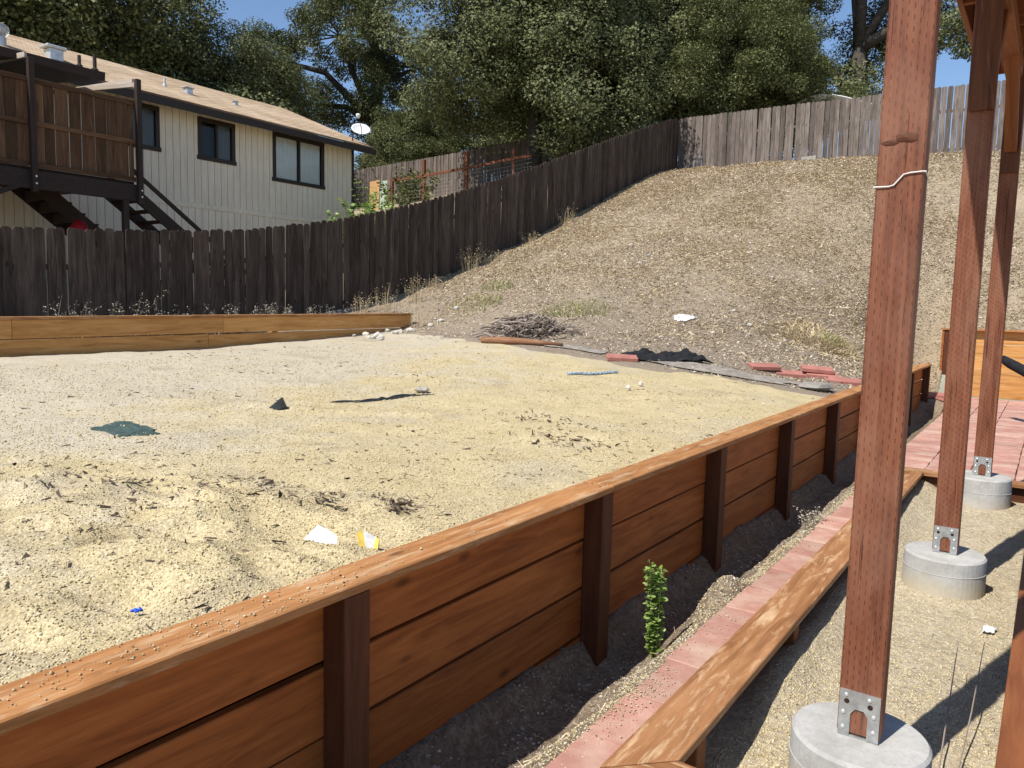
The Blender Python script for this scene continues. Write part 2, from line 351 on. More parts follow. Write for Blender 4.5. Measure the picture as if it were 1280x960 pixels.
def H(x, y):
    x = np.clip(np.asarray(x, float), -30, 12); y = np.clip(np.asarray(y, float), -3, 37)
    o = TW[-3] + TW[-2] * x + TW[-1] * y
    for (a, b, _), w in zip(CP, TW): o = o + w * _U((x - a) ** 2 + (y - b) ** 2)
    return o
def pad_edge(x):      # y at which the gravel bed runs out against the hill
    return np.interp(x, [-10.4, -9.5, -7.7, -6, -4.8, -4.1, -3.1, -2.3], [11.2, 10.7, 10.1, 9.75, 9.9, 10.1, 10.25, 10.6])
def sst(a, b, x): t = np.clip((x - a) / (b - a), 0, 1); return t * t * (3 - 2 * t)
WALL_X, LWALL_X = -2.10, -10.40
def hill_z(x, y):     # bare ground (lies a little under the gravel inside the bed)
    inside = sst(0, .5, pad_edge(np.clip(x, -10.4, -2.1)) - y) * sst(-11.0, -10.5, x)
    rough = (fbm(x * 1.3, y * 1.3, 4) * .20 + fbm(x * 4.5, y * 4.5, 3) * .055) * sst(-.5, 1.5, y - pad_edge(np.clip(x, -10.4, -2.1)))
    z = H(x, y) + rough - .14 * inside
    low = sst(-3.4, -2.15, x) * sst(15.8, 17.0, y) * (1 - sst(-1.9, -1.72, x)) * (1 - sst(17.8, 20.0, y))
    return z * (1 - low) + (-.02 + .3 * sst(18.1, 19.2, y)) * low
def bed_z(x, y):
    e = pad_edge(x) + fbm(x * 1.1, y * .3 + 5, 4) * .9 + fbm(x * 7, y * 7, 3) * .35 - y
    z = H(x, y) - .10 * (1 - sst(-.10, .28, e))
    dug = sst(3.1, 1.9, y - (x + 3) * .2) * sst(-5.6, -4.2, x)
    rid = np.abs(fbm(x * 2.1 + .35 * y, y * 3.0 - .8 * x, 3)) * 2
    z = z + fbm(x * .9, y * .9, 4) * .07 + fbm(x * 4, y * 4, 3) * .026
    z = z + dug * (.17 * (.32 - rid) + fbm(x * 2.2, y * 2.2, 4) * .12) * sst(-2.12, -2.5, x)
    for (cx, cy, a, L, s, h) in [(-2.95, 1.55, .9, .42, .085, .075), (-3.5, 1.25, 1.0, .5, .1, .06), (-2.62, 1.75, .75, .25, .06, .04), (-3.15, 2.15, 1.2, .3, .07, .045)]:
        u = (x - cx) * math.cos(a) + (y - cy) * math.sin(a); w = -(x - cx) * math.sin(a) + (y - cy) * math.cos(a)
        z = z + h * np.exp(-(u / L) ** 2 - (w / s) ** 2) - h * .5 * np.exp(-(u / L) ** 2 - ((w - 2.0 * s) / (1.2 * s)) ** 2)
    # settled lip and tyre-like crease across the bed
    w = (y - 4.5) - .75 * (x + 5.2) + fbm(x, y, 3) * .8
    z = z + .03 * np.exp(-(w / .12) ** 2) * sst(-6.6, -6.0, x) * sst(-4.0, -4.6, x)
    return z
def grid(xs, ys, zf, mat, name, drop=None, smooth=True):
    X, Y = np.meshgrid(xs, ys); Z = zf(X, Y); V = np.c_[X.ravel(), Y.ravel(), Z.ravel()]
    nx, ny = len(xs), len(ys); i = np.arange(nx * ny).reshape(ny, nx)
    Fq = np.stack([i[:-1, :-1], i[:-1, 1:], i[1:, 1:], i[1:, :-1]], -1).reshape(-1, 4)
    if drop is not None:
        cx = (X[:-1, :-1] + X[1:, 1:]).ravel() / 2; cy = (Y[:-1, :-1] + Y[1:, 1:]).ravel() / 2; Fq = Fq[~drop(cx, cy)]
    return mknp(name, V, Fq, mat, smooth)
def seq(*a):
    out = []
    for s, e, st in a: out += list(np.arange(s, e - 1e-6, st))
    return np.array(out + [a[-1][1]])
PATIO_Y = 18.05
xs = seq((-600, -60, 60), (-60, -30, 3), (-30, -13, .5), (-13, WALL_X, .12), (WALL_X, -1.5, .06), (-1.5, 12, .45), (12, 60, 4), (60, 600, 60))
ys = seq((-600, -30, 57), (-30, -3, 3), (-3, 8, .25), (8, PATIO_Y, .1185), (PATIO_Y, 30, .16), (30, 60, 2), (60, 600, 60))
g = obj('hillside_ground', grid(xs, ys, hill_z, M_hill, 'hillside_ground', lambda x, y: (x > WALL_X) & (y < PATIO_Y))); g['kind'] = 'structure'
xs = np.linspace(LWALL_X + .02, WALL_X + .02, 220); ys = seq((-2, 5, .032), (5, 11.9, .05))
g = obj('gravel_bed', grid(xs, ys, bed_z, M_gravel, 'gravel_bed')); g['kind'] = 'structure'
# ditch beside the wall, sandy pit round the piers, soil bed under the patio
STRIP_X0, STRIP_X1 = -1.40, -1.09
def ditch_z(x, y):
    t = sst(-1.80, -1.40, x + fbm(x * .1, y * 1.3, 3) * .12); t = np.maximum(t, sst(16.4, 17.4, y))
    nearw = .13 * sst(-1.93, -2.06, x)
    return (-.26 + nearw) * (1 - t) + .035 * t + fbm(x * 3, y * 3, 4) * .10 * (1 - .6 * t) + fbm(x * 14, y * 14, 2) * .018 + .16 * np.exp(-((x + 1.56) / .14) ** 2 - ((y - 4.45) / .22) ** 2)
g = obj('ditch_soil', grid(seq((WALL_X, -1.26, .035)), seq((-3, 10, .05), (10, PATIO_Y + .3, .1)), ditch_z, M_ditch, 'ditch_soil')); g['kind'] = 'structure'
def pit_z(x, y): return .09 * sst(2.9, 3.5, y) * np.exp(-((x + .92) / .13) ** 2) + fbm(x * 2.2, y * 2.2, 4) * .07 + fbm(x * 11, y * 11, 3) * .018 + .05 * sst(6.3, 7.6, y) + sum(.03 * np.exp(-(np.maximum(np.hypot(x - a, y - b) - .23, 0) / .09) ** 2) for a, b in ((-.45, 2.85), (-.45, 5.44), (-.42, 7.86)))
g = obj('pit_gravel_ground', grid(np.arange(-1.2, .3, .03), np.arange(2.0, 8.35, .03), pit_z, M_pit, 'pit_gravel_ground')); g['kind'] = 'structure'
def base_z(x, y): return .03 + fbm(x * 2, y * 2, 3) * .012
g = obj('patio_soil', grid(seq((-1.27, 1.2, .13), (1.2, 12, .9), (12, 600, 98)), seq((-600, -30, 57), (-30, -2, 2), (-2, 2.05, .45), (2.05, 8.3, .25), (8.3, PATIO_Y, .15)), base_z, M_pit, 'patio_soil',
    lambda x, y: (x > -1.12) & (x < .2) & (y > 2.05) & (y < 8.3))); g['kind'] = 'structure'

# ------------------------------------------------------------------ pavers
patio = obj('brick_patio', mk('brick_patio', [(-1.2, 8.30, .037), (1.3, 8.30, .037), (1.3, 17.9, .037), (-1.2, 17.9, .037)], [(0, 1, 2, 3)], M_pit)); patio['kind'] = 'structure'
def jit(a): return random.uniform(-a, a)
for j in range(47):
    y = 8.40 + j * .203
    for i in range(7):
        x = -1.42 + .2 + i * .405
        if x > .95 or (j > 40 and i > 4): continue
        M = Matrix.Translation((x + jit(.004), y + jit(.003), .056 + jit(.003))) @ Matrix.Rotation(jit(.008), 4, 'Z') @ Matrix.Rotation(jit(.006), 4, 'X')
        obj('paver', cbox(.396, .196, .05, M_paver, .004, 'paver'), patio, M)
path = obj('brick_path', mk('brick_path', [(STRIP_X0 + .02, -2, .034), (STRIP_X1, -2, .034), (STRIP_X1, 8.3, .034), (STRIP_X0 + .02, 8.3, .034)], [(0, 1, 2, 3)], M_pit)); path['kind'] = 'structure'
for j in range(25):
    y = -1.7 + j * .402
    M = Matrix.Translation((-1.245 + jit(.016), y, .050 + jit(.005))) @ Matrix.Rotation(jit(.02), 4, 'Z') @ Matrix.Rotation(jit(.015), 4, 'Y')
    obj('paver', cbox(.29, .396, .05, M_paver, .004, 'paver'), path, M)

# ------------------------------------------------------------------ near retaining wall
wall = thing('retaining_wall', 'long orange-stained timber retaining wall with flat cap beside the red brick path', 'wall', (-2.0, 3.7, 0))
CAPZ = .74; PY = [.0, 1.86, 3.74, 5.58, 7.45, 9.35, 11.25, 13.15, 15.1, 17.2]
for a, b in [(-2.4, 0.0), (0.003, 3.78), (3.784, 7.45), (7.454, 11.25), (11.254, 17.3)]:
    board('cap_board', (-2.035, a, CAPZ - .019 + jit(.002)), (-2.035 + jit(.006), b, CAPZ - .019 + jit(.002)), (1, 0, 0), .186, .038, M_cap, wall, .005)
for k, off in ((0, 0), (1, 1), (2, 0), (3, 1)):
    zc = .5665 - k * .2805
    cuts = [-2.4] + ([1.86, 5.58, 9.35, 13.15, 17.2] if off else [3.74, 7.45, 11.25, 17.2])
    for a, b in zip(cuts[:-1], cuts[1:]):
        board('wall_board', (-2.085, a + .002, zc + jit(.006)), (-2.085 + jit(.004), b - .002, zc + jit(.006)), (0, 0, 1), .264, .04, M_board, wall, .004, jit(.010))
for y in PY:
    board('wall_post', (-2.004, y, -.35), (-2.004, y, CAPZ - .039), (1, 0, 0), .118, .122, M_dpost, wall, .005)

sv, sf = lathe([(.0045, 0), (.004, .0012)], 8); sme = mk('screw', sv, sf, M_hole)
for y in PY:
    for dx_, dy_ in ((.03, -.03), (.03, .035), (-.035, .01)):
        obj('screw', sme, wall, Matrix.Translation((-2.02 + dx_ + jit(.006), y + dy_, CAPZ + .0015)))
# left retaining wall
lwall = thing('retaining_wall', 'low honey-brown timber wall of two planks in front of the dark fence', 'wall', (LWALL_X, 5, .7))
def lz(y): return np.interp(y, [-2, 4, 11.4], [1.40, 1.425, 1.495])
for a, b in [(-2, 4.18), (4.184, 7.1), (7.104, 11.35)]:
    board('cap_board', (LWALL_X - .03, a, lz(a) - .019), (LWALL_X - .03, b, lz(b) - .019), (1, 0, 0), .14, .038, M_cap, lwall, .004)
for k, cuts in ((0, [-2, 4.18, 7.1, 11.3]), (1, [-2, 6.85, 11.2])):
    for a, b in zip(cuts[:-1], cuts[1:]):
        o_ = .038 + .117 + k * .258
        board('wall_board', (LWALL_X, a + .002, lz(a) - o_ - k * jit(.004)), (LWALL_X, b - .002, lz(b) - o_ + k * .012), (0, 0, 1), .232, .04, M_lwall, lwall, .004)
for y in (-1, 2.2, 5.1, 8.1, 11.22):
    board('wall_post', (LWALL_X - .068, y, .5), (LWALL_X - .068, y, lz(y) - .04), (0, 1, 0), .09, .09, M_lwall, lwall, .004)

# ------------------------------------------------------------------ timber border round the pier pit
curb = thing('timber_border', 'low red-brown timber border with mitred corner around the concrete piers', 'border', (-.5, 5, 0))
def plank(name, pts, z0, z1, mat, parent):
    n = len(pts); V = [(x, y, z0) for x, y in pts] + [(x, y, z1) for x, y in pts]
    Fc = [tuple(range(n))[::-1], tuple(range(n, 2 * n))] + [(i, (i + 1) % n, n + (i + 1) % n, n + i) for i in range(n)]
    c = Vector((sum(p[0] for p in pts) / n, sum(p[1] for p in pts) / n, (z0 + z1) / 2)); ext = [max(p[k] for p in pts) - min(p[k] for p in pts) for k in (0, 1)]
    Mx = Matrix.Translation(c) @ (Matrix.Rotation(math.pi / 2, 4, 'Z') if ext[1] > ext[0] else Matrix.Identity(4)); inv = Mx.inverted()
    bm = bmesh.new(); vs = [bm.verts.new(inv @ Vector(v)) for v in V]
    for f_ in Fc: bm.faces.new([vs[i] for i in f_])
    bmesh.ops.bevel(bm, geom=bm.edges[:], offset=.004, segments=1, affect='EDGES'); bmesh.ops.recalc_face_normals(bm, faces=bm.faces)
    me = bpy.data.meshes.new(name); bm.to_mesh(me); bm.free(); me.materials.append(mat)
    return obj(name, me, parent, Mx)
BZ = .245
plank('cap_board', [(-1.1, 2.12), (-.905, 2.318), (-.905, 8.12), (-1.1, 8.12)], BZ - .038, BZ, M_bench, curb)
plank('cap_board', [(-1.096, 2.116), (.2, 2.116), (.2, 2.311), (-.901, 2.311)], BZ - .038, BZ - .001, M_bench, curb)
plank('cap_board', [(-1.1, 8.124), (.2, 8.124), (.2, 8.29), (-1.1, 8.29)], BZ - .039, BZ - .002, M_bench, curb)
plank('cap_board', [(-.045, 2.315), (.15, 2.315), (.15, 8.12), (-.045, 8.12)], BZ - .038, BZ - .0005, M_brace, curb)
board('side_board', (-1.065, 2.15, .055), (-1.065, 8.1, .055), (0, 0, 1), .30, .038, M_dpost, curb)
board('side_board', (-1.05, 8.20, .055), (.2, 8.20, .055), (0, 0, 1), .30, .038, M_dpost, curb)
board('side_board', (.10, 2.15, .055), (.10, 8.1, .055), (0, 0, 1), .30, .038, M_dpost, curb)
for y in (2.62, 3.9, 5.3, 6.7, 7.95):
    board('support_post', (-.985, y, -.2), (-.985, y, BZ - .039), (0, 1, 0), .09, .09, M_brace, curb)
board('support_post', (.04, 6.7, -.2), (.04, 6.7, BZ - .039), (0, 1, 0), .09, .06, M_brace, curb)

# ------------------------------------------------------------------ piers, posts, overhead deck
def rock_mesh_(s_, mat):
    bm = bmesh.new(); bmesh.ops.create_icosphere(bm, subdivisions=2, radius=s_)
    for v in bm.verts: v.co *= 1 + random.uniform(-.22, .22)
    me = bpy.data.meshes.new('knot'); bm.to_mesh(me); bm.free(); me.materials.append(mat); return me
piers = [(-.45, 2.85, .25, 'concrete pier under the post wrapped in white wire'), (-.45, 5.44, .25, 'concrete pier under the middle red-brown post'), (-.42, 7.86, .33, 'concrete pier next to the far end of the timber border')]
for x, y, h, lab in piers:
    prof = [(.232, -.15), (.232, .0), (.231, h * .62), (.2335, h * .63), (.231, h * .64), (.228, h - .012), (.218, h)]
    V, Fc = lathe(prof, 48)
    V = [(a * (1 + .012 * math.sin(3 * math.atan2(b, a) + x)), b, c) for a, b, c in V]
    tag(obj('concrete_pier', mk('concrete_pier', V, Fc, M_conc), None, Matrix.Translation((x, y, 0))), lab, 'pier', 'concrete post piers')
deck = thing('overhead_deck_frame', 'red-brown timber deck frame standing on three incised posts over concrete piers', 'deck', (-.45, 5.4, 0))
def bracket(parent, x, y, z, s):
    w, h, nw, nh = .066, .165, .028, .100
    out = [(-w, 0), (-nw, 0), (-nw, nh - .02), (-.014, nh), (.014, nh), (nw, nh - .02), (nw, 0), (w, 0), (w, h), (-w, h)]
    t = .004; n = len(out)
    V = [(a, 0, b) for a, b in out] + [(a, -t * s, b) for a, b in out]
    quads = [(0, 1, 2, 9), (2, 3, 9), (3, 4, 8, 9), (4, 5, 8), (5, 6, 7, 8)]
    Fc = quads + [tuple(i + n for i in q[::-1]) for q in quads] + [(i, (i + 1) % n, n + (i + 1) % n, n + i) for i in range(n)]
    o = obj('post_bracket', mk('post_bracket', V, Fc, M_galv), parent, Matrix.Translation((x, y, z)))
    for bx, bz in ((-.045, .146), (.03, .146), (-.052, .082), (.047, .09), (-.05, .028), (.048, .036)):
        V, Fc = lathe([(.0065, 0), (.0065, .003), (.0035, .0045)], 10)
        obj('bolt', mk('bolt', V, Fc, M_bolt), o, Matrix.Translation((x + bx, y - t * s, z + bz)) @ Matrix.Rotation(math.pi / 2 * s, 4, 'X'))
    for bx, bz in ((-.042, .124), (.034, .122)):
        V, Fc = lathe([(.009, 0), (.009, .0012)], 12)
        obj('bracket_hole', mk('bracket_hole', V, Fc, M_hole), o, Matrix.Translation((x + bx, y - t * s, z + bz)) @ Matrix.Rotation(math.pi / 2 * s, 4, 'X'))
for i, (x, y, h, lab) in enumerate(piers):
    p = board('post', (x, y, h + .012), (x + (-.012 if i == 1 else 0), y, 3.7), (1, 0, 0), .14, .089, M_post, deck, .005)
    if i == 0: p['label'] = 'red-brown incised post wrapped with a thin white wire'
    bracket(p, x, y - .0455, h + .006, 1); bracket(p, x, y + .0455, h + .006, -1)
    V, Fc = [(-.066, -.046, 0), (.066, -.046, 0), (.066, .046, 0), (-.066, .046, 0), (-.066, -.046, .009), (.066, -.046, .009), (.066, .046, .009), (-.066, .046, .009)], [(3, 2, 1, 0), (4, 5, 6, 7), (0, 1, 5, 4), (1, 2, 6, 5), (2, 3, 7, 6), (3, 0, 4, 7)]
    obj('standoff_plate', mk('standoff_plate', V, Fc, M_galv), p, Matrix.Translation((x, y, h - .001)))
    if i:
        board('splice_board', (x, y - .064, 2.93), (x, y - .064, 3.9), (1, 0, 0), .13, .036, M_splice, deck)
    for s in ((1,), (1,), (-1,))[i]:
        board('knee_brace', (x, y + s * .09, 3.12), (x, y + s * .72, 3.74), (1, 0, 0), .089, .089, M_brace, deck)
board('beam', (-.44, 2.42, 3.765), (-.44, 8.1, 3.765), (0, 0, 1), .13, .12, M_brace, deck)
board('rim_joist', (-.70, 2.4, 3.93), (-.70, 8.15, 3.93), (0, 0, 1), .18, .038, M_brace, deck)
for j in range(10):
    y = 2.44 + j * .632
    board('joist', (-.68, y, 3.925), (2.6, y, 3.925), (0, 0, 1), .18, .038, M_brace, deck)
for j in range(23):
    x = -.655 + j * .145
    board('deck_board', (x, 2.38, 4.036), (x, 8.17, 4.036), (1, 0, 0), .139, .036, M_brace, deck)
kp = bpy.data.objects['post']
obj('knot', rock_mesh_(.034, M_dpost), kp, Matrix.Translation((-.44, 2.85 - .0445, 2.30)) @ Matrix.Diagonal((1.1, .12, .5, 1)))
obj('knot', rock_mesh_(.02, M_dpost), kp, Matrix.Translation((-.485, 2.85 - .0445, 2.288)) @ Matrix.Diagonal((1.3, .12, .45, 1)))
# white wire round the first post
wx, wy = -.45, 2.85
zw = 2.17
pts = [(wx - .075, wy + .05, zw - .02), (wx - .075, wy - .05, zw - .021), (wx - .03, wy - .049, zw - .022), (wx - .015, wy - .049, zw - .018), (wx + .012, wy - .049, zw + .014), (wx + .03, wy - .049, zw + .018), (wx + .066, wy - .049, zw + .02), (wx + .075, wy - .046, zw + .02), (wx + .075, wy + .05, zw)]
V, Fc = tube(pts, [.0022] * len(pts), 6)
tag(obj('white_wire', mk('white_wire', V, Fc, M_wire)), 'thin white wire bent around the incised red-brown post', 'wire')

# ------------------------------------------------------------------ picket fences
def picket_mesh(h, w, mat, key):
    t = .009; e = w * .22; o = [(-w / 2, 0), (w / 2, 0), (w / 2, h - e), (w / 2 - e, h), (-w / 2 + e, h), (-w / 2, h - e)]
    n = 6; V = [(a, -t, b) for a, b in o] + [(a, t, b) for a, b in o]
    # local x must run up the picket for the grain
    V = [(z, x, y) for x, y, z in V]
    Fc = [tuple(range(n)), tuple(range(n, 2 * n))[::-1]] + [(i, n + i, n + (i + 1) % n, (i + 1) % n) for i in range(n)]
    return mk('picket', V, Fc, mat)
def fence(name, label, ax, fixed, a0, a1, topf, mat, pitch, w, group, h=1.84, lean=.012, step_gap=None, big_gap=None):
    c = (a0 + a1) / 2; loc = (fixed, c, float(topf(c)) - h) if ax == 'y' else (c, fixed, float(topf(c)) - h)
    root = thing(name, label, 'fence', loc, group)
    ms = [picket_mesh(h + dh, ww, mat, 0) for dh in (-.008, 0, .008) for ww in (w - .004, w)]
    a = a0; k = 0
    while a < a1:
        z = float(topf(a)) - h
        M = Matrix.Translation((fixed, a, z) if ax == 'y' else (a, fixed, z))
        # columns: local x -> up, local y -> along fence, local z -> face normal
        B = Matrix(((0, 0, 1, 0), (0, 1, 0, 0), (1, 0, 0, 0), (0, 0, 0, 1))) if ax == 'y' else Matrix(((0, 1, 0, 0), (0, 0, 1, 0), (1, 0, 0, 0), (0, 0, 0, 1)))
        M = M @ Matrix.Translation((jit(.005), jit(.004), jit(.008))) @ Matrix.Rotation(jit(lean), 4, 'X' if ax == 'y' else 'Y') @ Matrix.Rotation(jit(.035), 4, 'Z') @ B
        obj('picket', ms[random.randrange(6)], root, M)
        a += pitch + random.choice((0, 0, .001, .003, .006)) * (1.0 if ax == 'y' else 1.8); k += 1
        if big_gap and abs(a - big_gap) < pitch * .5: a += .05
    bx = -.03 if ax == 'y' else .03
    n = max(1, int((a1 - a0) / 2.4)); es = np.linspace(a0, a1, n + 1)
    for e0, e1 in zip(es[:-1], es[1:]):
        for dz in (.30, 1.45):
            p0 = (fixed + bx, e0, topf(e0) - h + dz) if ax == 'y' else (e0, fixed + bx, topf(e0) - h + dz)
            p1 = (fixed + bx, e1, topf(e1) - h + dz) if ax == 'y' else (e1, fixed + bx, topf(e1) - h + dz)
            board('rail', p0, p1, (0, 0, 1), .085, .038, mat, root)
    for e0 in es:
        p = (fixed + bx * 3.2, e0, topf(e0) - h - .3) if ax == 'y' else (e0, fixed + bx * 3.2, topf(e0) - h - .3)
        board('fence_post', p, (p[0], p[1], topf(e0) - .05), (1, 0, 0), .09, .09, mat, root)
    return root
sidetop = lambda a: np.interp(a, [-3, 2, 4.7, 6.4, 8.5, 10.7, 12.4, 14.2, 16.6, 19.1, 22.5, 26.4, 27.4], [2.5, 2.55, 2.62, 2.72, 2.91, 3.30, 3.72, 4.24, 5.02, 5.90, 7.10, 8.42, 8.66])
fence('picket_fence', 'dark weathered dog-eared picket fence climbing the left side of the hill', 'y', -11.9, 1.0, 27.25, sidetop, M_fence, .1435, .1428, None, 2.02)
backtop = lambda a: np.interp(a, [-12.3, -7.5, -2.5, 4], [8.64, 8.63, 8.60, 8.5])
fence('picket_fence', 'silver-grey picket fence with gaps along the top of the bare hill', 'x', 27.3, -11.8, 1.6, backtop, M_fence2, .150, .143, None, 2.18, .012, None, -7.65)
nbtop = lambda a: np.interp(a, [-31, -29, -23, -17.4, -12.2], [8.0, 8.09, 8.34, 8.68, 8.65])
fence('picket_fence', 'grey picket fence behind the neighbour\'s wire fence and big oak', 'x', 27.36, -29.6, -12.02, nbtop, M_fence2, .15, .142, None, 1.93)

# ------------------------------------------------------------------ the neighbour's house
def siding_mat():
    t = NT('cream_siding'); v = t.coord((8, 8, 1.2), rnd=17.0); a = t.noise(v, 1.5, 5, .6); b = t.noise(t.coord((1, 1, 1)), .5, 4, .6)
    c = t.ramp(a, [(.3, (.68, .60, .46)), (.7, (.82, .73, .58))]); c = t.mix(t.ramp(b, [(.5, 0), (.75, .4)]), c, (.53, .455, .34))
    return t.fin(c, .85, t.bump(a, .2, .003), .2)
M_siding = siding_mat()
def roof_mat():
    t = NT('tan_shingles'); v = t.coord(); br = t.new('ShaderNodeTexBrick'); t.l(v, br.inputs['Vector'])
    br.inputs['Scale'].default_value = 1; br.inputs['Brick Width'].default_value = .31; br.inputs['Row Height'].default_value = .145; br.inputs['Mortar Size'].default_value = .012
    br.inputs['Color1'].default_value = (.58, .44, .29, 1); br.inputs['Color2'].default_value = (.36, .26, .17, 1); br.inputs['Mortar'].default_value = (.12, .085, .06, 1)
    f = t.noise(v, 40, 4, .7); c = t.mix(t.ramp(f, [(.35, .35), (.65, 0)]), br.outputs[0], (.33, .23, .15)); c = t.mix(t.ramp(t.noise(v, .6, 4), [(.45, 0), (.75, .4)]), c, (.68, .55, .40))
    n = t.bump(br.outputs['Fac'], .5, -.01); n = t.bump(f, .4, .006, n); return t.fin(c, .95, n, .15)
M_roof = roof_mat()
M_window = flat('dark_window_frame', (.035, .024, .018), .5)
def glass_mat():
    t = NT('window_glass'); t.p.inputs['Roughness'].default_value = .04; t.p.inputs['Base Color'].default_value = (.55, .6, .62, 1)
    gl = t.new('ShaderNodeBsdfGlossy'); gl.inputs['Roughness'].default_value = .03; gl.inputs['Color'].default_value = (.5, .53, .55, 1)
    tr = t.new('ShaderNodeBsdfTransparent'); tr.inputs[0].default_value = (.93, .95, .95, 1)
    fr = t.new('ShaderNodeFresnel'); fr.inputs[0].default_value = 1.3; ad = t.math('ADD', fr.outputs[0], .0)
    mx = t.new('ShaderNodeMixShader'); t.l(ad, mx.inputs[0]); t.l(tr.outputs[0], mx.inputs[1]); t.l(gl.outputs[0], mx.inputs[2]); t.l(mx.outputs[0], t.out.inputs[0]); return t.m
M_glass = glass_mat()
M_dimcurtain = flat('grey_blind', (.16, .16, .155), .9)
M_curtain = flat('white_curtain', (.84, .82, .78), .9, nscale=3, namp=.05)
M_inside = flat('dim_room', (.05, .045, .04), .9)
HX, HY0, HY1 = -19.0, 1.0, 17.85
house = thing('house', 'cream two-storey house with tan shingle roof behind the dark fence', 'house', (-22, 10, 1.5))
def boxo(name, x0, x1, y0, y1, z0, z1, mat, parent, b=.0):
    V = [(x, y, z) for z in (z0, z1) for x, y in ((x0, y0), (x1, y0), (x1, y1), (x0, y1))]; c = Vector(((x0 + x1) / 2, (y0 + y1) / 2, (z0 + z1) / 2))
    V = [Vector(v) - c for v in V]
    bm = bmesh.new(); vs = [bm.verts.new(v) for v in V]
    for f_ in [(3, 2, 1, 0), (4, 5, 6, 7), (0, 1, 5, 4), (1, 2, 6, 5), (2, 3, 7, 6), (3, 0, 4, 7)]: bm.faces.new([vs[i] for i in f_])
    if b: bmesh.ops.bevel(bm, geom=bm.edges[:], offset=b, segments=1, affect='EDGES')
    me = bpy.data.meshes.new(name); bm.to_mesh(me); bm.free(); me.materials.append(mat); return obj(name, me, parent, Matrix.Translation(c))
boxo('wall_core', -27.2, HX - .3, HY0, HY1 - .05, .6, 6.55, M_inside, house)
WIN = [(14.80, 16.55, 5.22, 6.42), (12.40, 13.36, 5.45, 6.36), (10.25, 11.15, 5.45, 6.36)]
y = HY0
while y < HY1 - .01:
    y1 = min(y + .2, HY1); m0, m1 = y + .006, y1 - .006
    segs = [(1.0, 4.06), (4.19, 6.62)]
    for wy0, wy1, wz0, wz1 in WIN:
        if y1 > wy0 + .02 and y < wy1 - .02:
            segs = [(1.0, 4.06), (4.19, wz0), (wz1, 6.62)]
    if y > 8.0 or True:
        for z0, z1 in segs:
            L = z1 - z0
            me = cbox(.022, m1 - m0, L, M_siding, .004, 'siding_board')
            obj('siding_board', me, house, Matrix.Translation((HX - .011 + jit(.001), (m0 + m1) / 2, (z0 + z1) / 2)))
    y = y1
boxo('floor_band', HX - .028, HX + .022, HY0, HY1 + .02, 4.06, 4.19, M_siding, house, .004)
boxo('sheathing', HX - .04, HX - .026, HY0, 10.25, 1.0, 6.6, M_siding, house)
sh = [(10.25, 17.85, 1.0, 5.22), (10.25, 12.4, 6.36, 6.6), (12.4, 17.85, 6.42, 6.6), (11.15, 12.40, 5.22, 6.36), (13.36, 14.80, 5.22, 6.42), (16.55, 17.85, 5.22, 6.42), (10.25, 11.15, 5.22, 5.45), (12.40, 13.36, 5.22, 5.45)]
for a, b, z0, z1 in sh: boxo('sheathing', HX - .04, HX - .026, a + .001, b - .001, z0 + .001, z1 - .001, M_siding, house)
boxo('end_wall', -27.2, HX - .03, HY1 - .03, HY1, 1.0, 6.6, M_siding, house)
boxo('corner_trim', HX - .02, HX + .028, HY1 - .06, HY1 + .03, 1.0, 6.6, M_window, house, .004)
for i, (a, b, z0, z1) in enumerate(WIN):
    w = boxo('window', HX - .26, HX - .24, a - .05, b + .05, z0 - .05, z1 + .05, M_inside, house)
    for (p, q, r_, s_) in ((a - .09, b + .09, z1 - .01, z1 + .10), (a - .12, b + .12, z0 - .10, z0 + .01), (a - .09, a + .02, z0 + .01, z1 - .01), (b - .02, b + .09, z0 + .01, z1 - .01), ((a + b) / 2 - .03, (a + b) / 2 + .03, z0 + .01, z1 - .01)):
        boxo('window_trim', HX - .03, HX + .032 if (q - p) > .2 or (s_ - r_) < .2 else HX + .028, p, q, r_, s_, M_window, w, .004)
    m = (a + b) / 2
    for (p, q) in ((a + .02, m - .03), (m + .03, b - .02)):
        boxo('window_pane', HX - .022, HX - .016, p, q, z0 + .01, z1 - .01, M_glass, w)
        if i == 0 or (i == 1 and p > m) or i == 2:
            n = 26; V = []
            for k in range(n + 1):
                yy = p + (q - p) * k / n; xx = HX - .055 + .015 * math.sin(k * 1.9)
                V += [(xx, yy, z0 - .02), (xx, yy, z1 + .02)]
            obj('curtain', mk('curtain', V, [(2 * k, 2 * k + 2, 2 * k + 3, 2 * k + 1) for k in range(n)], M_curtain if i == 0 else M_dimcurtain, True), w)
# roof: two slopes with overhang
EX, EZ, RX, RZ, RY0, RY1 = -18.4, 6.50, -23.0, 8.42, .4, 18.3
def slab(name, P, th, mat, parent):
    P = [Vector(p) for p in P]; nrm = (P[1] - P[0]).cross(P[3] - P[0]).normalized()
    x = (P[1] - P[0]).normalized(); yv = nrm.cross(x); o = P[0]
    Mx = Matrix(((x.x, yv.x, nrm.x, o.x), (x.y, yv.y, nrm.y, o.y), (x.z, yv.z, nrm.z, o.z), (0, 0, 0, 1))); inv = Mx.inverted()
    V = [inv @ (p - nrm * th) for p in P] + [inv @ p for p in P]
    return obj(name, mk(name, V, [(3, 2, 1, 0), (4, 5, 6, 7), (0, 1, 5, 4), (1, 2, 6, 5), (2, 3, 7, 6), (3, 0, 4, 7)], mat), parent, Mx)
roof = slab('roof', [(EX, RY0, EZ + .12), (EX, RY1, EZ + .12), (RX, RY1, RZ), (RX, RY0, RZ)], .05, M_roof, house)
slab('roof', [(RX - .001, RY0, RZ), (RX - .001, RY1, RZ), (-27.8, RY1, EZ + .12), (-27.8, RY0, EZ + .12)], .05, M_roof, house)
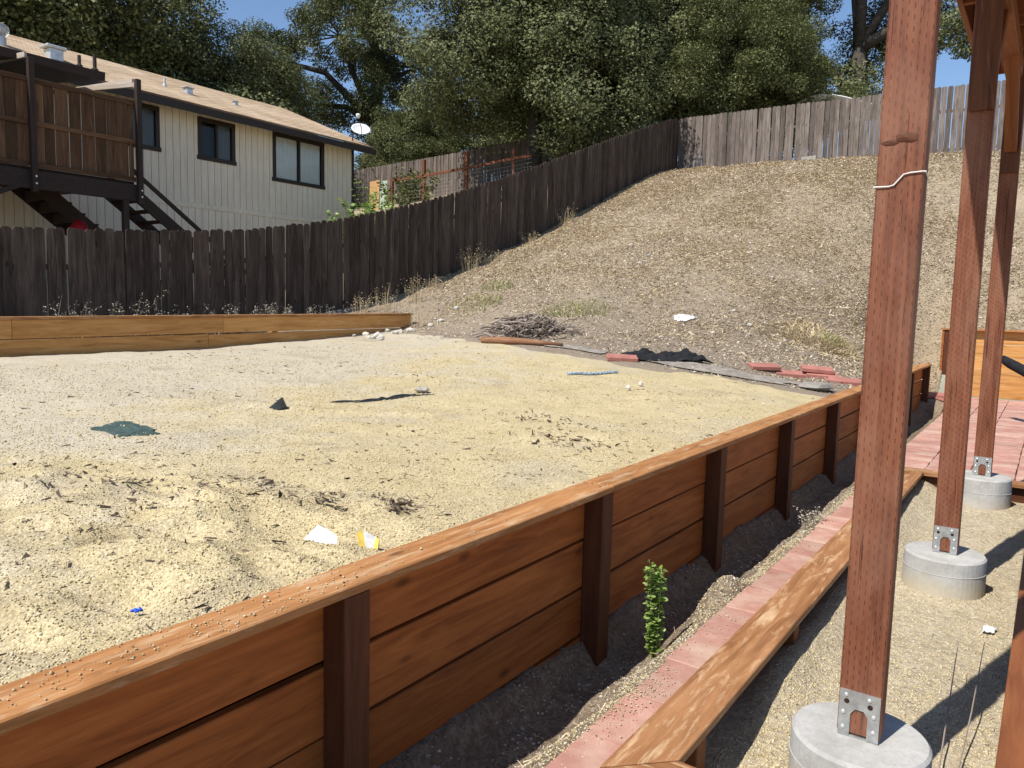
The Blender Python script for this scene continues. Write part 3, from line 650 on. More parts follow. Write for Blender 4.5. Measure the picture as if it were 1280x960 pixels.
boxo('fascia', EX - .045, EX - .005, RY0, RY1, EZ - .11, EZ + .065, M_window, house)
slab('soffit', [(EX - .05, RY0, EZ - .02), (EX - .05, RY1, EZ - .02), (HX - .05, RY1, EZ + .10), (HX - .05, RY0, EZ + .10)], .02, M_dark, house)
slab('rake_board', [(EX - .03, RY1 - .03, EZ + .055), (EX - .03, RY1 + .005, EZ + .055), (RX, RY1 + .005, RZ - .07), (RX, RY1 - .03, RZ - .07)], .16, M_window, house)
slab('rake_board', [(RX - .001, RY1 - .03, RZ - .07), (RX - .001, RY1 + .005, RZ - .07), (-27.78, RY1 + .005, EZ + .055), (-27.78, RY1 - .03, EZ + .055)], .16, M_window, house)
def roofz(x): return EZ + .12 + (EX - x) / (EX - RX) * (RZ - EZ - .12)
def pipe(x, y, h, r, mat):
    V, Fc = lathe([(r * 1.9, -.05), (r * 1.8, .03), (r, .06), (r, h), (r * .8, h + .005)], 14)
    obj('vent_pipe', mk('vent_pipe', V, Fc, mat), roof, Matrix.Translation((x, y, roofz(x))))
pipe(-19.9, 9.75, .26, .04, M_window); pipe(-19.9, 10.12, .36, .045, M_window); pipe(-20.4, 12.25, .22, .03, M_roofmetal)
for y_, x_ in ((9.3, -20.2), (12.75, -20.1), (14.4, -20.3)):
    s = 1.0 if y_ < 10 else .62 if y_ < 14 else .4
    v = boxo('box_vent', x_ - .16 * s, x_ + .16 * s, y_ - .16 * s, y_ + .16 * s, roofz(x_) - .1, roofz(x_) + .2 * s, M_roofmetal, roof, .02)
    boxo('vent_cap', x_ - .2 * s, x_ + .2 * s, y_ - .24 * s, y_ + .24 * s, roofz(x_) + .2 * s, roofz(x_) + .27 * s, M_roofmetal, v, .02)
# turbine ventilator
V, Fc = lathe([(.16, -.2), (.16, .14), (.13, .16)], 18); tv = obj('turbine_vent', mk('turbine_vent', V, Fc, M_roofmetal), roof, Matrix.Translation((-20.3, 8.15, roofz(-20.3))))
for k in range(16):
    a0 = 2 * math.pi * k / 16; pr = [(.14, .16), (.21, .24), (.235, .32), (.20, .41), (.08, .47)]
    V = []
    for j, (r_, z_) in enumerate(pr):
        V += [(r_ * math.cos(a0 + j * .09), r_ * math.sin(a0 + j * .09), z_), ((r_ - .03) * math.cos(a0 + .36 + j * .09), (r_ - .03) * math.sin(a0 + .36 + j * .09), z_)]
    obj('turbine_blade', mk('turbine_blade', V, [(2 * j, 2 * j + 1, 2 * j + 3, 2 * j + 2) for j in range(4)], M_roofmetal), tv, Matrix.Translation((-20.3, 8.15, roofz(-20.3))))
# satellite dish
dish = thing('satellite_dish', 'small white satellite dish on the eave corner of the tan roof', 'satellite dish', (-18.75, 17.6, roofz(-18.75)))
dn = Vector((.62, -.45, .62)).normalized(); dx = dn.cross(up).normalized(); dy = dx.cross(dn); dc = Vector((-18.7, 17.9, 7.13))
V, Fc = [], []; nr, na = 6, 28
for i in range(nr + 1):
    r_ = i / nr
    for k in range(na):
        a = 2 * math.pi * k / na; V.append(dc + dx * (.30 * r_ * math.cos(a)) + dy * (.25 * r_ * math.sin(a)) + dn * (.07 * r_ * r_))
Fc = [(i * na + k, i * na + (k + 1) % na, (i + 1) * na + (k + 1) % na, (i + 1) * na + k) for i in range(nr) for k in range(na)]
o = obj('dish_reflector', mk('dish_reflector', V, Fc, M_white, True), dish)
sm = o.modifiers.new('s', 'SOLIDIFY'); sm.thickness = .012
V, Fc = tube([dc - dn * .02, dc - dn * .12, Vector((-18.75, 17.6, roofz(-18.75) + .2)), Vector((-18.75, 17.6, roofz(-18.75) - .03))], [.022] * 4, 8); obj('mast', mk('mast', V, Fc, M_window), dish)
tip = dc + dn * .34 - dy * .02 + Vector((-.02, -.14, .10))
V, Fc = tube([dc - dy * .24 + dn * .06, dc - dy * .16 + dn * .2, tip], [.012] * 3, 6); obj('feed_arm', mk('feed_arm', V, Fc, M_window), dish)
V, Fc = tube([tip, tip + Vector((.0, 0, .03)), tip + Vector((0, 0, .09)), tip + Vector((0, 0, .13))], [.035, .055, .075, .06], 10); obj('feed_horn', mk('feed_horn', V, Fc, M_white), dish)

# ------------------------------------------------------------------ neighbour's raised deck
nd = thing('raised_deck', 'dark brown raised deck with tall board screen on the cream house', 'deck', (-17, 6, 1.5))
DX = -15.9
boxo('deck_floor', -18.95, DX - .05, 1.0, 8.85, 3.98, 4.06, M_dark, nd)
boxo('deck_beam', DX - .04, DX + .04, 1.0, 8.98, 3.66, 4.0, M_dark, nd, .006)
for y_ in (4.8, 6.86, 8.9):
    board('deck_post', (DX + .09, y_, 3.60), (DX + .09, y_, 6.02 + (y_ - 6.86) * .05), (0, 1, 0), .10, .10, M_dark, nd)
    V, Fc = lathe([(.018, 0), (.018, .012)], 8)
    for zz in (3.75, 3.88): obj('bolt', mk('bolt', V, Fc, M_bolt), nd, Matrix.Translation((DX + .14, y_ + .01, zz)) @ Matrix.Rotation(math.pi / 2, 4, 'Y'))
for y_ in (4.8, 8.62): board('support_post', (DX, y_, .8), (DX, y_, 3.66), (0, 1, 0), .11, .11, M_dark, nd)
board('knee_brace', (DX, 4.9, 2.9), (DX, 6.6, 3.68), (1, 0, 0), .09, .09, M_dark, nd)
y_ = 3.0
while y_ < 8.8:
    w_ = random.choice((.20, .235, .235, .26)); 
    if y_ + w_ > 8.84: w_ = 8.84 - y_
    if w_ > .05: board('screen_board', (DX + jit(.004), y_ + w_ / 2, 4.09), (DX + jit(.004), y_ + w_ / 2, 5.63), (0, 1, 0), w_ - random.choice((.006, .012, .022)), .02, M_dkpanel, nd)
    y_ += w_
for zz, hh in ((4.10, .09), (4.86, .09), (5.64, .09)):
    for a, b in ((3.0, 6.80), (6.92, 8.84)): board('screen_rail', (DX + .032, a, zz), (DX + .032, b, zz), (0, 0, 1), hh, .038, M_dkpanel, nd)
slab('deck_cover', [(-16.15, 1.0, 6.17), (-16.15, 8.42, 6.19), (-18.5, 8.42, 6.46), (-18.5, 1.0, 6.43)], .16, M_dark, nd)
for k, zz in enumerate((6.02, 6.10)):
    board('cover_beam', (DX + .09 - k * .12, 8.9 - k * .03, zz), (-18.3, 8.4 + k * .25, zz + .06), (0, 0, 1), .09, .045, M_pale, nd)
board('cover_beam', (DX + .06, 6.80, 6.06), (-18.3, 6.80, 6.2), (0, 0, 1), .10, .045, M_pale, nd)
stairs = thing('staircase', 'dark open staircase going down beside the raised deck', 'stairs', (-17, 10, 2))
for x_ in (-16.2, -17.2):
    board('stringer', (x_, 8.95, 3.90), (x_, 11.9, 1.75), (0, 0, 1), .24, .045, M_dark, stairs)
    board('handrail', (x_, 8.95, 4.35 if x_ > -17 else 4.3), (x_, 11.9, 2.2), (0, 0, 1), .09, .045, M_dark, stairs)
for k in range(10):
    boxo('tread', -17.18, -16.22, 9.02 + k * .27, 9.30 + k * .27, 3.72 - k * .197, 3.76 - k * .197, M_dark, stairs)
stairs2 = thing('staircase', 'dark stair flight with closed risers running down under the raised deck', 'stairs', (-17, 8.5, 2))
for x_ in (-17.05, -17.9): board('stringer', (x_, 7.4, 3.92), (x_, 10.2, 1.75), (0, 0, 1), .30, .045, M_dark, stairs2)
for k in range(9):
    boxo('tread', -17.88, -17.07, 7.55 + k * .27, 7.85 + k * .27, 3.78 - k * .2, 3.82 - k * .2, M_dark, stairs2)
    boxo('riser', -17.88, -17.07, 7.55 + k * .27, 7.575 + k * .27, 3.60 - k * .2, 3.779 - k * .2, M_dark, stairs2)
V, Fc = lathe([(.16, 0), (.17, .35), (.18, .5), (.16, .66), (.08, .76), (.03, .80)], 20)
tag(obj('red_barrel', mk('red_barrel', V, Fc, M_red, True), None, Matrix.Translation((-16.6, 8.02, 2.44))), 'round red plastic drum under the dark raised deck', 'drum')

# ------------------------------------------------------------------ neighbour's wire fence and panels
wf = thing('wire_fence', 'rusty red post and wire fence in the neighbour\'s yard', 'fence', (-19, 23.5, 5.8))
wp = [(-22.7, 5.3, 6.74, .11), (-20.97, 5.45, 7.30, .12), (-18.82, 5.65, 7.42, .12), (-16.63, 5.9, 7.33, .07)]
for x_, z0, z1, w_ in wp: board('wire_fence_post', (x_, 23.5, z0 - .3), (x_, 23.5, z1), (1, 0, 0), w_, w_, M_rust, wf)
for (a, b), (za, zb) in (((-22.65, -20.97), (6.62, 6.66)), ((-20.97, -18.82), (6.66, 6.80)), ((-18.82, -15.8), (6.80, 7.02))):
    board('wire_fence_rail', (a, 23.42, za), (b, 23.42, zb), (0, 0, 1), .10, .04, M_rust, wf)
    parts = []
    for k in range(7): parts.append(tube([(a, 23.46, za - .1 - k * .14), (b, 23.46, zb - .1 - k * .14)], [.004] * 2, 4))
    for k in range(int((b - a) / .15)): parts.append(tube([(a + k * .15, 23.463, za - .05), (a + k * .15, 23.463, za - .98)], [.003] * 2, 4))
    V, Fc = join(parts); m_ = obj('wire_mesh', mk('wire_mesh', V, Fc, M_galv), wf); m_['kind'] = 'stuff'
M_gply = flat('faded_green_panel', (.38, .46, .36), .8, nscale=3, namp=.25)
p = board('plywood_sheet', (-23.35, 23.1, 5.2), (-23.45, 23.25, 6.62), (1, 0, 0), .55, .02, M_ply); tag(p, 'tan plywood sheet leaning beside a faded green panel', 'board')
p = board('painted_panel', (-22.95, 23.15, 5.2), (-22.95, 23.3, 6.6), (1, 0, 0), .36, .02, M_gply); tag(p, 'faded green panel leaning against the wire fence post', 'board')

# ------------------------------------------------------------------ far-right planter wall
pw = thing('planter_wall', 'tall sunlit orange plank wall at the end of the brick patio', 'wall', (0, PATIO_Y, .2))
PWY = 18.0
for k in range(5):
    z_ = 1.41 - .12 - k * .268
    for a, b in ((-1.75, .6), (.603, 3.2)): board('wall_board', (a, PWY, z_), (b, PWY, z_ + jit(.004)), (0, 0, 1), .262, .04, M_lwall, pw)
for a, b in ((-1.90, .9), (.904, 3.2)): board('cap_board', (a, PWY - .045, 1.433), (b, PWY - .045, 1.433), (0, 1, 0), .20, .038, M_cap, pw)
board('end_board', (-1.84, PWY - .12, 1.0), (-1.84, PWY + 1.3, 1.0), (0, 0, 1), .82, .04, M_board, pw)
board('wall_post', (-1.77, PWY - .07, .5), (-1.77, PWY - .07, 1.413), (1, 0, 0), .09, .09, M_dpost, pw)
for x_ in (-.28, 1.2, 2.6): board('wall_post', (x_, PWY - .07, -.1), (x_, PWY - .07, 1.413), (1, 0, 0), .09, .09, M_dpost if x_ > 0 else M_board, pw)
V, Fc = tube([(-.62, 14.2, 1.06), (-.5, 14.0, 1.0), (-.2, 13.7, .86), (.2, 13.3, .7), (.35, 13.1, .0)], [.06, .075, .08, .08, .08], 12)
tag(obj('black_pipe', mk('black_pipe', V, Fc, M_black, True)), 'black curved drain pipe in front of the plank wall on the patio', 'pipe')

# ------------------------------------------------------------------ loose things on the ground
def hz(x, y): return float(hill_z(np.array([x]), np.array([y]))[0])
def bz(x, y): return float(max(bed_z(np.array([x]), np.array([y]))[0], hz(x, y)))
def rock_mesh(s, mat, seed, flat_=.6, n=2):
    bm = bmesh.new(); bmesh.ops.create_icosphere(bm, subdivisions=n, radius=1); r_ = random.Random(seed); off = [r_.uniform(0, 9) for _ in range(3)]
    for v in bm.verts:
        c = v.co; k = 1 + .28 * math.sin(c.x * 2.7 + off[0]) * math.cos(c.y * 2.3 + off[1]) + .16 * math.sin(c.z * 4 + off[2]) + r_.uniform(-.07, .07)
        v.co = Vector((c.x * s * k, c.y * s * k * .8, c.z * s * k * flat_))
    me = bpy.data.meshes.new('rock'); bm.to_mesh(me); bm.free(); me.materials.append(mat); return me
def loose_paver(x, y, rz, z, lab, tilt=0):
    o = obj('loose_paver', cbox(.44, .21, .055, M_paver2, .005, 'paver'), None, Matrix.Translation((x, y, z)) @ Matrix.Rotation(rz, 4, 'Z') @ Matrix.Rotation(.2, 4, 'X') @ Matrix.Rotation(tilt, 4, 'Y'))
    return tag(o, lab, 'paver', 'loose red pavers')
loose_paver(-5.05, 9.95, R(35), bz(-5.05, 9.95) + .03, 'single red paver lying flat beside the crumpled black cloth', .03)
loose_paver(-3.46, 11.42, R(35 + 8), hz(-3.46, 11.42) + .04, 'red paver of the row on the dirt, farthest from the timber wall', .02)
loose_paver(-3.13, 11.62, R(25), hz(-3.13, 11.62) + .04, 'middle red paver of the row lying on the dirt', .05)
loose_paver(-2.72, 11.78, R(15), hz(-2.72, 11.78) + .03, 'red paver lying underneath another one near the wall cap', .06)
loose_paver(-2.80, 11.80, R(22), hz(-2.80, 11.80) + .09, 'red paver stacked askew on top of another one near the wall cap', .07)
loose_paver(-2.38, 11.62, R(10), hz(-2.38, 11.62) + .02, 'red paver half buried against the timber wall cap', .04)
loose_paver(-1.86, 17.6, R(20), .10, 'red paver in the shade behind the end of the timber wall', .04)
loose_paver(-1.60, 16.6, R(80), .10, 'red paver tipped on the edge of the brick patio', .2)
# grey angular stone by the wall
tag(obj('rock', rock_mesh(.19, M_rock, 5, .42), None, Matrix.Translation((-2.56, 10.66, bz(-2.56, 10.66) + .04)) @ Matrix.Rotation(.5, 4, 'Z')), 'dark angular grey stone beside the wall cap below the loose pavers', 'rock')
def crumple(name, cx, cy, zf, rx, ry, hgt, mat, seed, n=26, rot=0, thick=.006, lift=.012):
    r_ = random.Random(seed); o = (r_.uniform(0, 50), r_.uniform(0, 50)); u = np.linspace(-1, 1, n); X, Y = np.meshgrid(u, u)
    edge = 1 + fbm(X * 1.7 + o[0], Y * 1.7 + o[1], 3) * .9
    x = X * rx * edge; y = Y * ry * edge; h = np.abs(fbm(X * 2.4 + o[1], Y * 2.4 + o[0], 4)) * hgt * 4 * np.clip(1.15 - np.maximum(abs(X), abs(Y)), 0, 1) ** .5
    c, s = math.cos(rot), math.sin(rot); wx = cx + x * c - y * s; wy = cy + x * s + y * c
    z0 = np.array([[zf(a, b) for a, b in zip(ra, rb)] for ra, rb in zip(wx, wy)])
    V = np.c_[(wx - cx).ravel(), (wy - cy).ravel(), (z0 + h + lift - zf(cx, cy)).ravel()]; i = np.arange(n * n).reshape(n, n)
    Fq = np.stack([i[:-1, :-1], i[:-1, 1:], i[1:, 1:], i[1:, :-1]], -1).reshape(-1, 4)
    ob = obj(name, mknp(name, V, Fq, mat, True), None, Matrix.Translation((cx, cy, zf(cx, cy)))); m = ob.modifiers.new('s', 'SOLIDIFY'); m.thickness = thick; m.offset = 1
    return ob
tag(crumple('black_cloth', -4.70, 10.65, bz,   .56, .28, .12, M_black, 4, 36, R(48)), 'crumpled black cloth heap at the foot of the bare hill', 'cloth')
tag(crumple('weed_cloth', -3.75, 10.5, bz, 1.15, .26, .02, M_weedcloth, 8, 40, R(8)), 'flat grey weed cloth strip between the gravel and the pavers on the dirt', 'cloth')
tag(crumple('weed_cloth', -5.85, 10.1, bz, .5, .12, .015, M_weedcloth, 9, 24, R(5)), 'short grey weed cloth scrap between the log and the single paver', 'cloth')
tag(crumple('fabric_scrap', -5.45, 2.90, bz, .27, .15, .016, M_tarp, 11, 24, R(-5), .003, .0), 'dark green fabric flap lying flat on the grey gravel', 'fabric')
fx, fy = -5.35, 4.20; fz = bz(fx, fy) - .015
fo = obj('fabric_tuft', mk('fabric_tuft', [(-.09, -.04, 0), (.0, -.07, .01), (.11, .0, 0), (.03, .07, 0), (-.01, .0, .135), (.05, -.02, .06), (-.05, -.04, .05), (.13, .06, .03)], [(0, 1, 6), (1, 5, 6), (6, 5, 4), (1, 2, 5), (2, 3, 5), (5, 3, 4), (3, 0, 4), (0, 6, 4), (2, 7, 3)], M_dkfab), None, Matrix.Translation((fx, fy, fz)) @ Matrix.Rotation(.6, 4, 'Z') @ Matrix.Rotation(.25, 4, 'Y') @ Matrix.Diagonal((1.0, .8, .85, 1)))
fm = fo.modifiers.new('s', 'SOLIDIFY'); fm.thickness = .004; tag(fo, 'small dark pointed fabric tuft sticking up from the gravel', 'fabric')
tag(crumple('fabric_scrap', -5.24, 5.35, bz, .52, .05, .028, M_dkfab, 13, 40, R(80), .003, -.006), 'long dark fabric strip half buried in the gravel', 'fabric')
tag(obj('rock', rock_mesh(.065, M_rock, 8), None, Matrix.Translation((-5.26, 5.9, bz(-5.26, 5.9) + .03))), 'small dark stone at the end of the long fabric strip', 'rock')
tag(crumple('paper_sheet', -5.42, 13.04, hz, .17, .12, .03, M_paper, 15, 16, R(40)), 'crumpled white paper lying on the bare dirt slope', 'paper')
for k, (x_, y_) in enumerate(((-3.84, 7.75), (-3.92, 8.22))):
    tag(obj('white_stone', rock_mesh(.032, M_palerock, 30 + k, .9), None, Matrix.Translation((x_, y_, bz(x_, y_) + .03))), 'small round white stone on the yellow gravel', 'stone', 'white stones on the gravel')
# wrapper bag near the wall
wp0 = Vector((-2.50, 2.17, bz(-2.50, 2.17))); ca, sa = math.cos(R(35)), math.sin(R(35))
def wpt(a, b, c): return Vector((a * ca - b * sa, a * sa + b * ca, c))
wo_ = obj('paper_wrapper', mk('paper_wrapper', [wpt(-.075, -.02, .004), (wpt(-.03, -.035, -.002)), wpt(.02, -.03, .012), wpt(.075, -.025, -.004), wpt(.066, .02, .040), wpt(.018, .045, .062), wpt(-.025, .05, .078), wpt(-.07, .02, .035), wpt(-.025, .012, .052), wpt(.032, -.008, .028)], [(0, 1, 8, 7), (1, 2, 9, 8), (2, 3, 4, 9), (9, 4, 5), (8, 9, 5, 6), (7, 8, 6)], M_paper), None, Matrix.Translation(wp0))
wm = wo_.modifiers.new('s', 'SOLIDIFY'); wm.thickness = .002; tag(wo_, 'torn white paper wrapper lying on the gravel against the wall cap', 'wrapper')
bgw = thing('sachet', 'upright white and yellow printed sachet beside the torn wrapper', 'sachet', (-2.36, 2.28, bz(-2.36, 2.28)))
def fold(name, P, mat, parent):
    o = obj(name, mk(name, P, [tuple(range(len(P)))], mat), parent); m = o.modifiers.new('s', 'SOLIDIFY'); m.thickness = .002
b0 = Vector((-2.37, 2.27, bz(-2.37, 2.27) - .01))
fold('yellow_face', [b0, b0 + Vector((.02, .015, 0)), b0 + Vector((.0, .02, .075)), b0 + Vector((-.018, .0, .065))], M_yellowp, bgw)
fold('white_face', [b0 + Vector((.021, .016, 0)), b0 + Vector((.075, .04, 0)), b0 + Vector((.07, .05, .04)), b0 + Vector((.001, .021, .075))], M_paper, bgw)
fold('yellow_corner', [b0 + Vector((.05, .032, .004)), b0 + Vector((.08, .03, .004)), b0 + Vector((.078, .04, .045)), b0 + Vector((.05, .045, .05))], M_yellowp, bgw)
tag(crumple('plastic_scrap', -2.42, 1.31, bz, .015, .009, .014, M_blue, 23, 8), 'tiny blue plastic scrap on the gravel beside the wall cap', 'scrap')
# braided rope piece
pts = [(-4.92 + .38 * k / 16, 8.23 + .6 * k / 16, bz(-4.92 + .38 * k / 16, 8.23 + .6 * k / 16) + .02) for k in range(17)]
V, Fc = join([tube([(p[0] + .010 * math.cos(k * 1.6 + ph), p[1], p[2] + .010 * math.sin(k * 1.6 + ph)) for k, p in enumerate(pts)], [.012] * 17, 6) for ph in (0, 2.1, 4.2)])
tag(obj('rope', mk('rope', V, Fc, M_rope, True)), 'short blue-white twisted rope lying straight on the yellow gravel', 'rope')
# log and stick pile
lp = [(-7.52, 9.88), (-7.1, 9.87), (-6.6, 9.92), (-6.08, 10.0)]
V, Fc = tube([(a, b, bz(a, b) + .05) for a, b in lp], [.055, .06, .045, .022], 12)
Lm = Matrix.Translation((-6.8, 9.9, 1.1)) @ Matrix.Rotation(.08, 4, 'Z'); inv = Lm.inverted()
tag(obj('log', mk('log', [inv @ v for v in V], Fc, M_log, True), None, Lm), 'reddish barked log lying in front of the stick pile', 'log')
parts = []; r_ = random.Random(3)
for k in range(230):
    q_ = max(-.62, min(.62, r_.gauss(0, .27))); w_ = r_.gauss(0, .2); cx = -7.28 + q_ * .82 - w_ * .57; cy = 10.85 + q_ * .57 + w_ * .82; a = r_.uniform(0, 6.28) if r_.random() < .5 else R(35) + r_.gauss(0, .4); L = r_.uniform(.25, .75); lay = r_.random() * .27 * max(0, 1 - (abs(q_) / .62) ** 1.5)
    z0 = bz(cx, cy) + .02 + lay; ps = []
    for j in range(5):
        s_ = (j / 4 - .5) * L; ps.append((cx + math.cos(a) * s_ + r_.gauss(0, .02), cy + math.sin(a) * s_ + r_.gauss(0, .02), max(bz(cx + math.cos(a) * s_, cy + math.sin(a) * s_) + .008, z0 + r_.gauss(0, .035) + .02 * math.sin(j * 2))))
    rad = r_.uniform(.006, .018); parts.append(tube(ps, [rad, rad * .95, rad * .85, rad * .7, rad * .5], 5))
V, Fc = join(parts); o = tag(obj('stick_pile', mk('stick_pile', V, Fc, M_stick)), 'heap of dry grey sticks piled where the hill meets the gravel', 'stick pile')
# rocks at the end of the low left wall
r_ = random.Random(9); rms = [rock_mesh(1, M_palerock, 50 + i, .6, 1) for i in range(5)]
for k in range(26):
    x_ = -10.2 + r_.gauss(.15, .22); y_ = r_.uniform(9.6, 12.2); s_ = r_.uniform(.03, .085)
    if x_ < -10.33: x_ = -10.3
    o = obj('rubble_stone', rms[k % 5], None, Matrix.Translation((x_, y_, bz(x_, y_) + s_ * .25)) @ Matrix.Rotation(r_.uniform(0, 6), 4, 'Z') @ Matrix.Scale(s_, 4)); tag(o, 'pale rubble stone heaped at the end of the low plank wall', 'stone', 'rubble at the low wall end')
for k in range(40):
    x_ = r_.uniform(-9.5, -2.8); y_ = r_.uniform(11.3, 17); s_ = r_.uniform(.02, .06)
    o = obj('hill_stone', rms[k % 5], None, Matrix.Translation((x_, y_, hz(x_, y_) + s_ * .2)) @ Matrix.Rotation(r_.uniform(0, 6), 4, 'Z') @ Matrix.Scale(s_, 4)); tag(o, 'pale stone lying on the bare dirt slope', 'stone', 'stones on the slope')
# grey concrete patch on the back fence, white tarp peak behind it
p = board('patch_board', (-7.42, 27.26, 6.72), (-6.95, 27.26, 6.74), (0, 0, 1), .28, .03, M_rock); tag(p, 'light grey patch board at the foot of the grey fence', 'board')
n = 14; V = []
for k in range(n + 1):
    u_ = k / n; V += [(-9.2 + 3.6 * u_, 31, 9.25 + .62 * math.sin(math.pi * min(1, u_ * 1.15) ** .8) * (1 - .2 * u_)), (-9.2 + 3.6 * u_, 33.4, 9.0 + .5 * math.sin(math.pi * u_)), ]
o = obj('white_canopy', mk('white_canopy', V, [(2 * k, 2 * k + 2, 2 * k + 3, 2 * k + 1) for k in range(n)], M_white, True)); m = o.modifiers.new('s', 'SOLIDIFY'); m.thickness = .03
tag(o, 'white canopy top peeking over the grey fence', 'canopy')

# ------------------------------------------------------------------ weeds and plants
def blades(name, loc, mat, n, hgt, spread, lean, w, seed, seeds=0, zf=None, leaf=None, segs=4):
    r_ = random.Random(seed); V, Fc = [], []
    def quadleaf(p, s, d):
        a = Vector((r_.gauss(0, 1), r_.gauss(0, 1), r_.gauss(0, 1))).normalized(); b = d.cross(a).normalized() if d.cross(a).length > .1 else a.orthogonal()
        k = len(V); V.extend([p, p + d * s * .5 + b * s * .3, p + d * s, p + d * s * .5 - b * s * .3]); Fc.append((k, k + 1, k + 2, k + 3))
    for i in range(n):
        a = r_.uniform(0, 6.28); rr_ = spread * math.sqrt(r_.random()); b = Vector((rr_ * math.cos(a), rr_ * math.sin(a), 0))
        if zf: b.z = zf(loc[0] + b.x, loc[1] + b.y) - loc[2] - .01
        h = hgt * r_.uniform(.45, 1.1); ld = Vector((math.cos(a + r_.gauss(0, .8)), math.sin(a + r_.gauss(0, .8)), 0)) * lean * r_.random() * h; side = Vector((-math.sin(a), math.cos(a), 0)); a2 = r_.uniform(0, 3.14); side = Vector((math.cos(a2), math.sin(a2), 0))
        k0 = len(V); last = None
        for j in range(segs + 1):
            u_ = j / segs; p = b + Vector((0, 0, h * (u_ - .18 * lean * u_ * u_))) + ld * u_ * u_; ww = w * (1 - .85 * u_)
            V.extend([p - side * ww, p + side * ww]); last = p
            if j: Fc.append((k0 + 2 * j - 2, k0 + 2 * j - 1, k0 + 2 * j + 1, k0 + 2 * j))
        for q in range(seeds):
            u_ = r_.uniform(.5, 1.0); p = b + Vector((0, 0, h * (u_ - .18 * lean * u_ * u_))) + ld * u_ * u_
            d = Vector((r_.gauss(0, 1), r_.gauss(0, 1), r_.uniform(-.6, .5))).normalized(); quadleaf(p + d * .02, leaf or .03, d)
    return obj(name, mk(name, V, Fc, mat), None, Matrix.Translation(loc))
def weed(x, y, h, label, mat, n, spread, seed, seeds=0, lean=.5, w=.004, leaf=None, group=None, name='dry_weed', cat='weed', zf=hz):
    z = zf(x, y); return tag(blades(name, (x, y, z), mat, n, h, spread, lean, w, seed, seeds, zf, leaf), label, cat, group)
for k, (x_, y_, h_) in enumerate([(-11.2, 5.15, .88), (-11.15, 5.45, .80), (-11.2, 6.0, .95), (-11.25, 6.4, .88), (-11.2, 6.6, .7), (-11.2, 7.45, .62), (-11.25, 7.8, .68), (-11.2, 8.2, .66), (-11.25, 8.6, .68), (-11.2, 9.1, .5), (-11.2, 9.6, .48), (-11.1, 10.0, .42)]):
    weed(x_, y_, h_, 'dry weed with pale seed heads between the low plank wall and dark fence', M_seed, 15, .17, 200 + k, 16, .55, .0028, .026, 'dry weeds behind the low wall')
for k, (x_, y_, h_) in enumerate([(-11.2, 11.4, .62), (-11.15, 12.3, .66), (-11.4, 11.0, .45), (-11.5, 14.6, .7), (-11.5, 13.2, .3), (-11.6, 15.5, .35), (-11.6, 17.2, .35), (-11.6, 19, .5)]):
    weed(x_, y_, h_, 'tall dry grass tuft along the foot of the dark side fence', M_dry, 42, .22, 240 + k, 3, .5, .004, .03, 'dry grass tufts along the fence', 'dry_grass_tuft')
weed(-10.0, 13.6, .15, 'yellow-green grass tuft higher up the slope near the side fence', M_grn, 170, .36, 301, 0, .8, .008, None, None, 'grass_tuft', 'grass')
weed(-7.4, 12.6, .14, 'wide yellow-green grass patch on the slope above the stick pile', M_grn, 420, .65, 302, 0, .9, .008, None, None, 'grass_tuft', 'grass')
weed(-9.7, 12.5, .14, 'yellow-green grass tuft on the slope beyond the low plank wall end', M_grn, 260, .55, 303, 0, .9, .008, None, None, 'grass_tuft', 'grass')
weed(-10.15, 11.25, .45, 'dry grass tuft in front of the end of the low plank wall', M_dry, 40, .16, 304, 2, .35, .004, None, None, 'dry_grass_tuft', 'grass', bz)
weed(-3.35, 14.2, .24, 'flattened straw-yellow grass clump on the bare slope above the pavers', M_dry, 900, .62, 305, 0, 2.8, .010, None, None, 'dry_grass_tuft', 'grass')
weed(-3.15, 14.35, .2, 'small green-brown weed in the middle of the flattened straw clump', M_grn, 110, .2, 306, 1, 1.0, .010, None, None, 'weed', 'weed')
def dz(x, y): return float(ditch_z(np.array([x]), np.array([y]))[0])
weed(-1.47, 6.3, .2, 'grey-green dried weed beside the brick path', M_seed, 34, .07, 307, 6, .7, .003, .02, None, 'dry_weed', 'weed', dz)
weed(-1.5, 10.2, .22, 'thin upright weed in the shaded ditch beside the brick patio', M_grn, 5, .03, 308, 6, .2, .004, .02, None, 'weed', 'weed', dz)
weed(-.15, 8.55, .14, 'low green weed growing between the pavers behind the border', M_plant, 40, .14, 309, 3, 1.4, .005, .04, None, 'green_weed', 'weed', lambda x, y: .08)
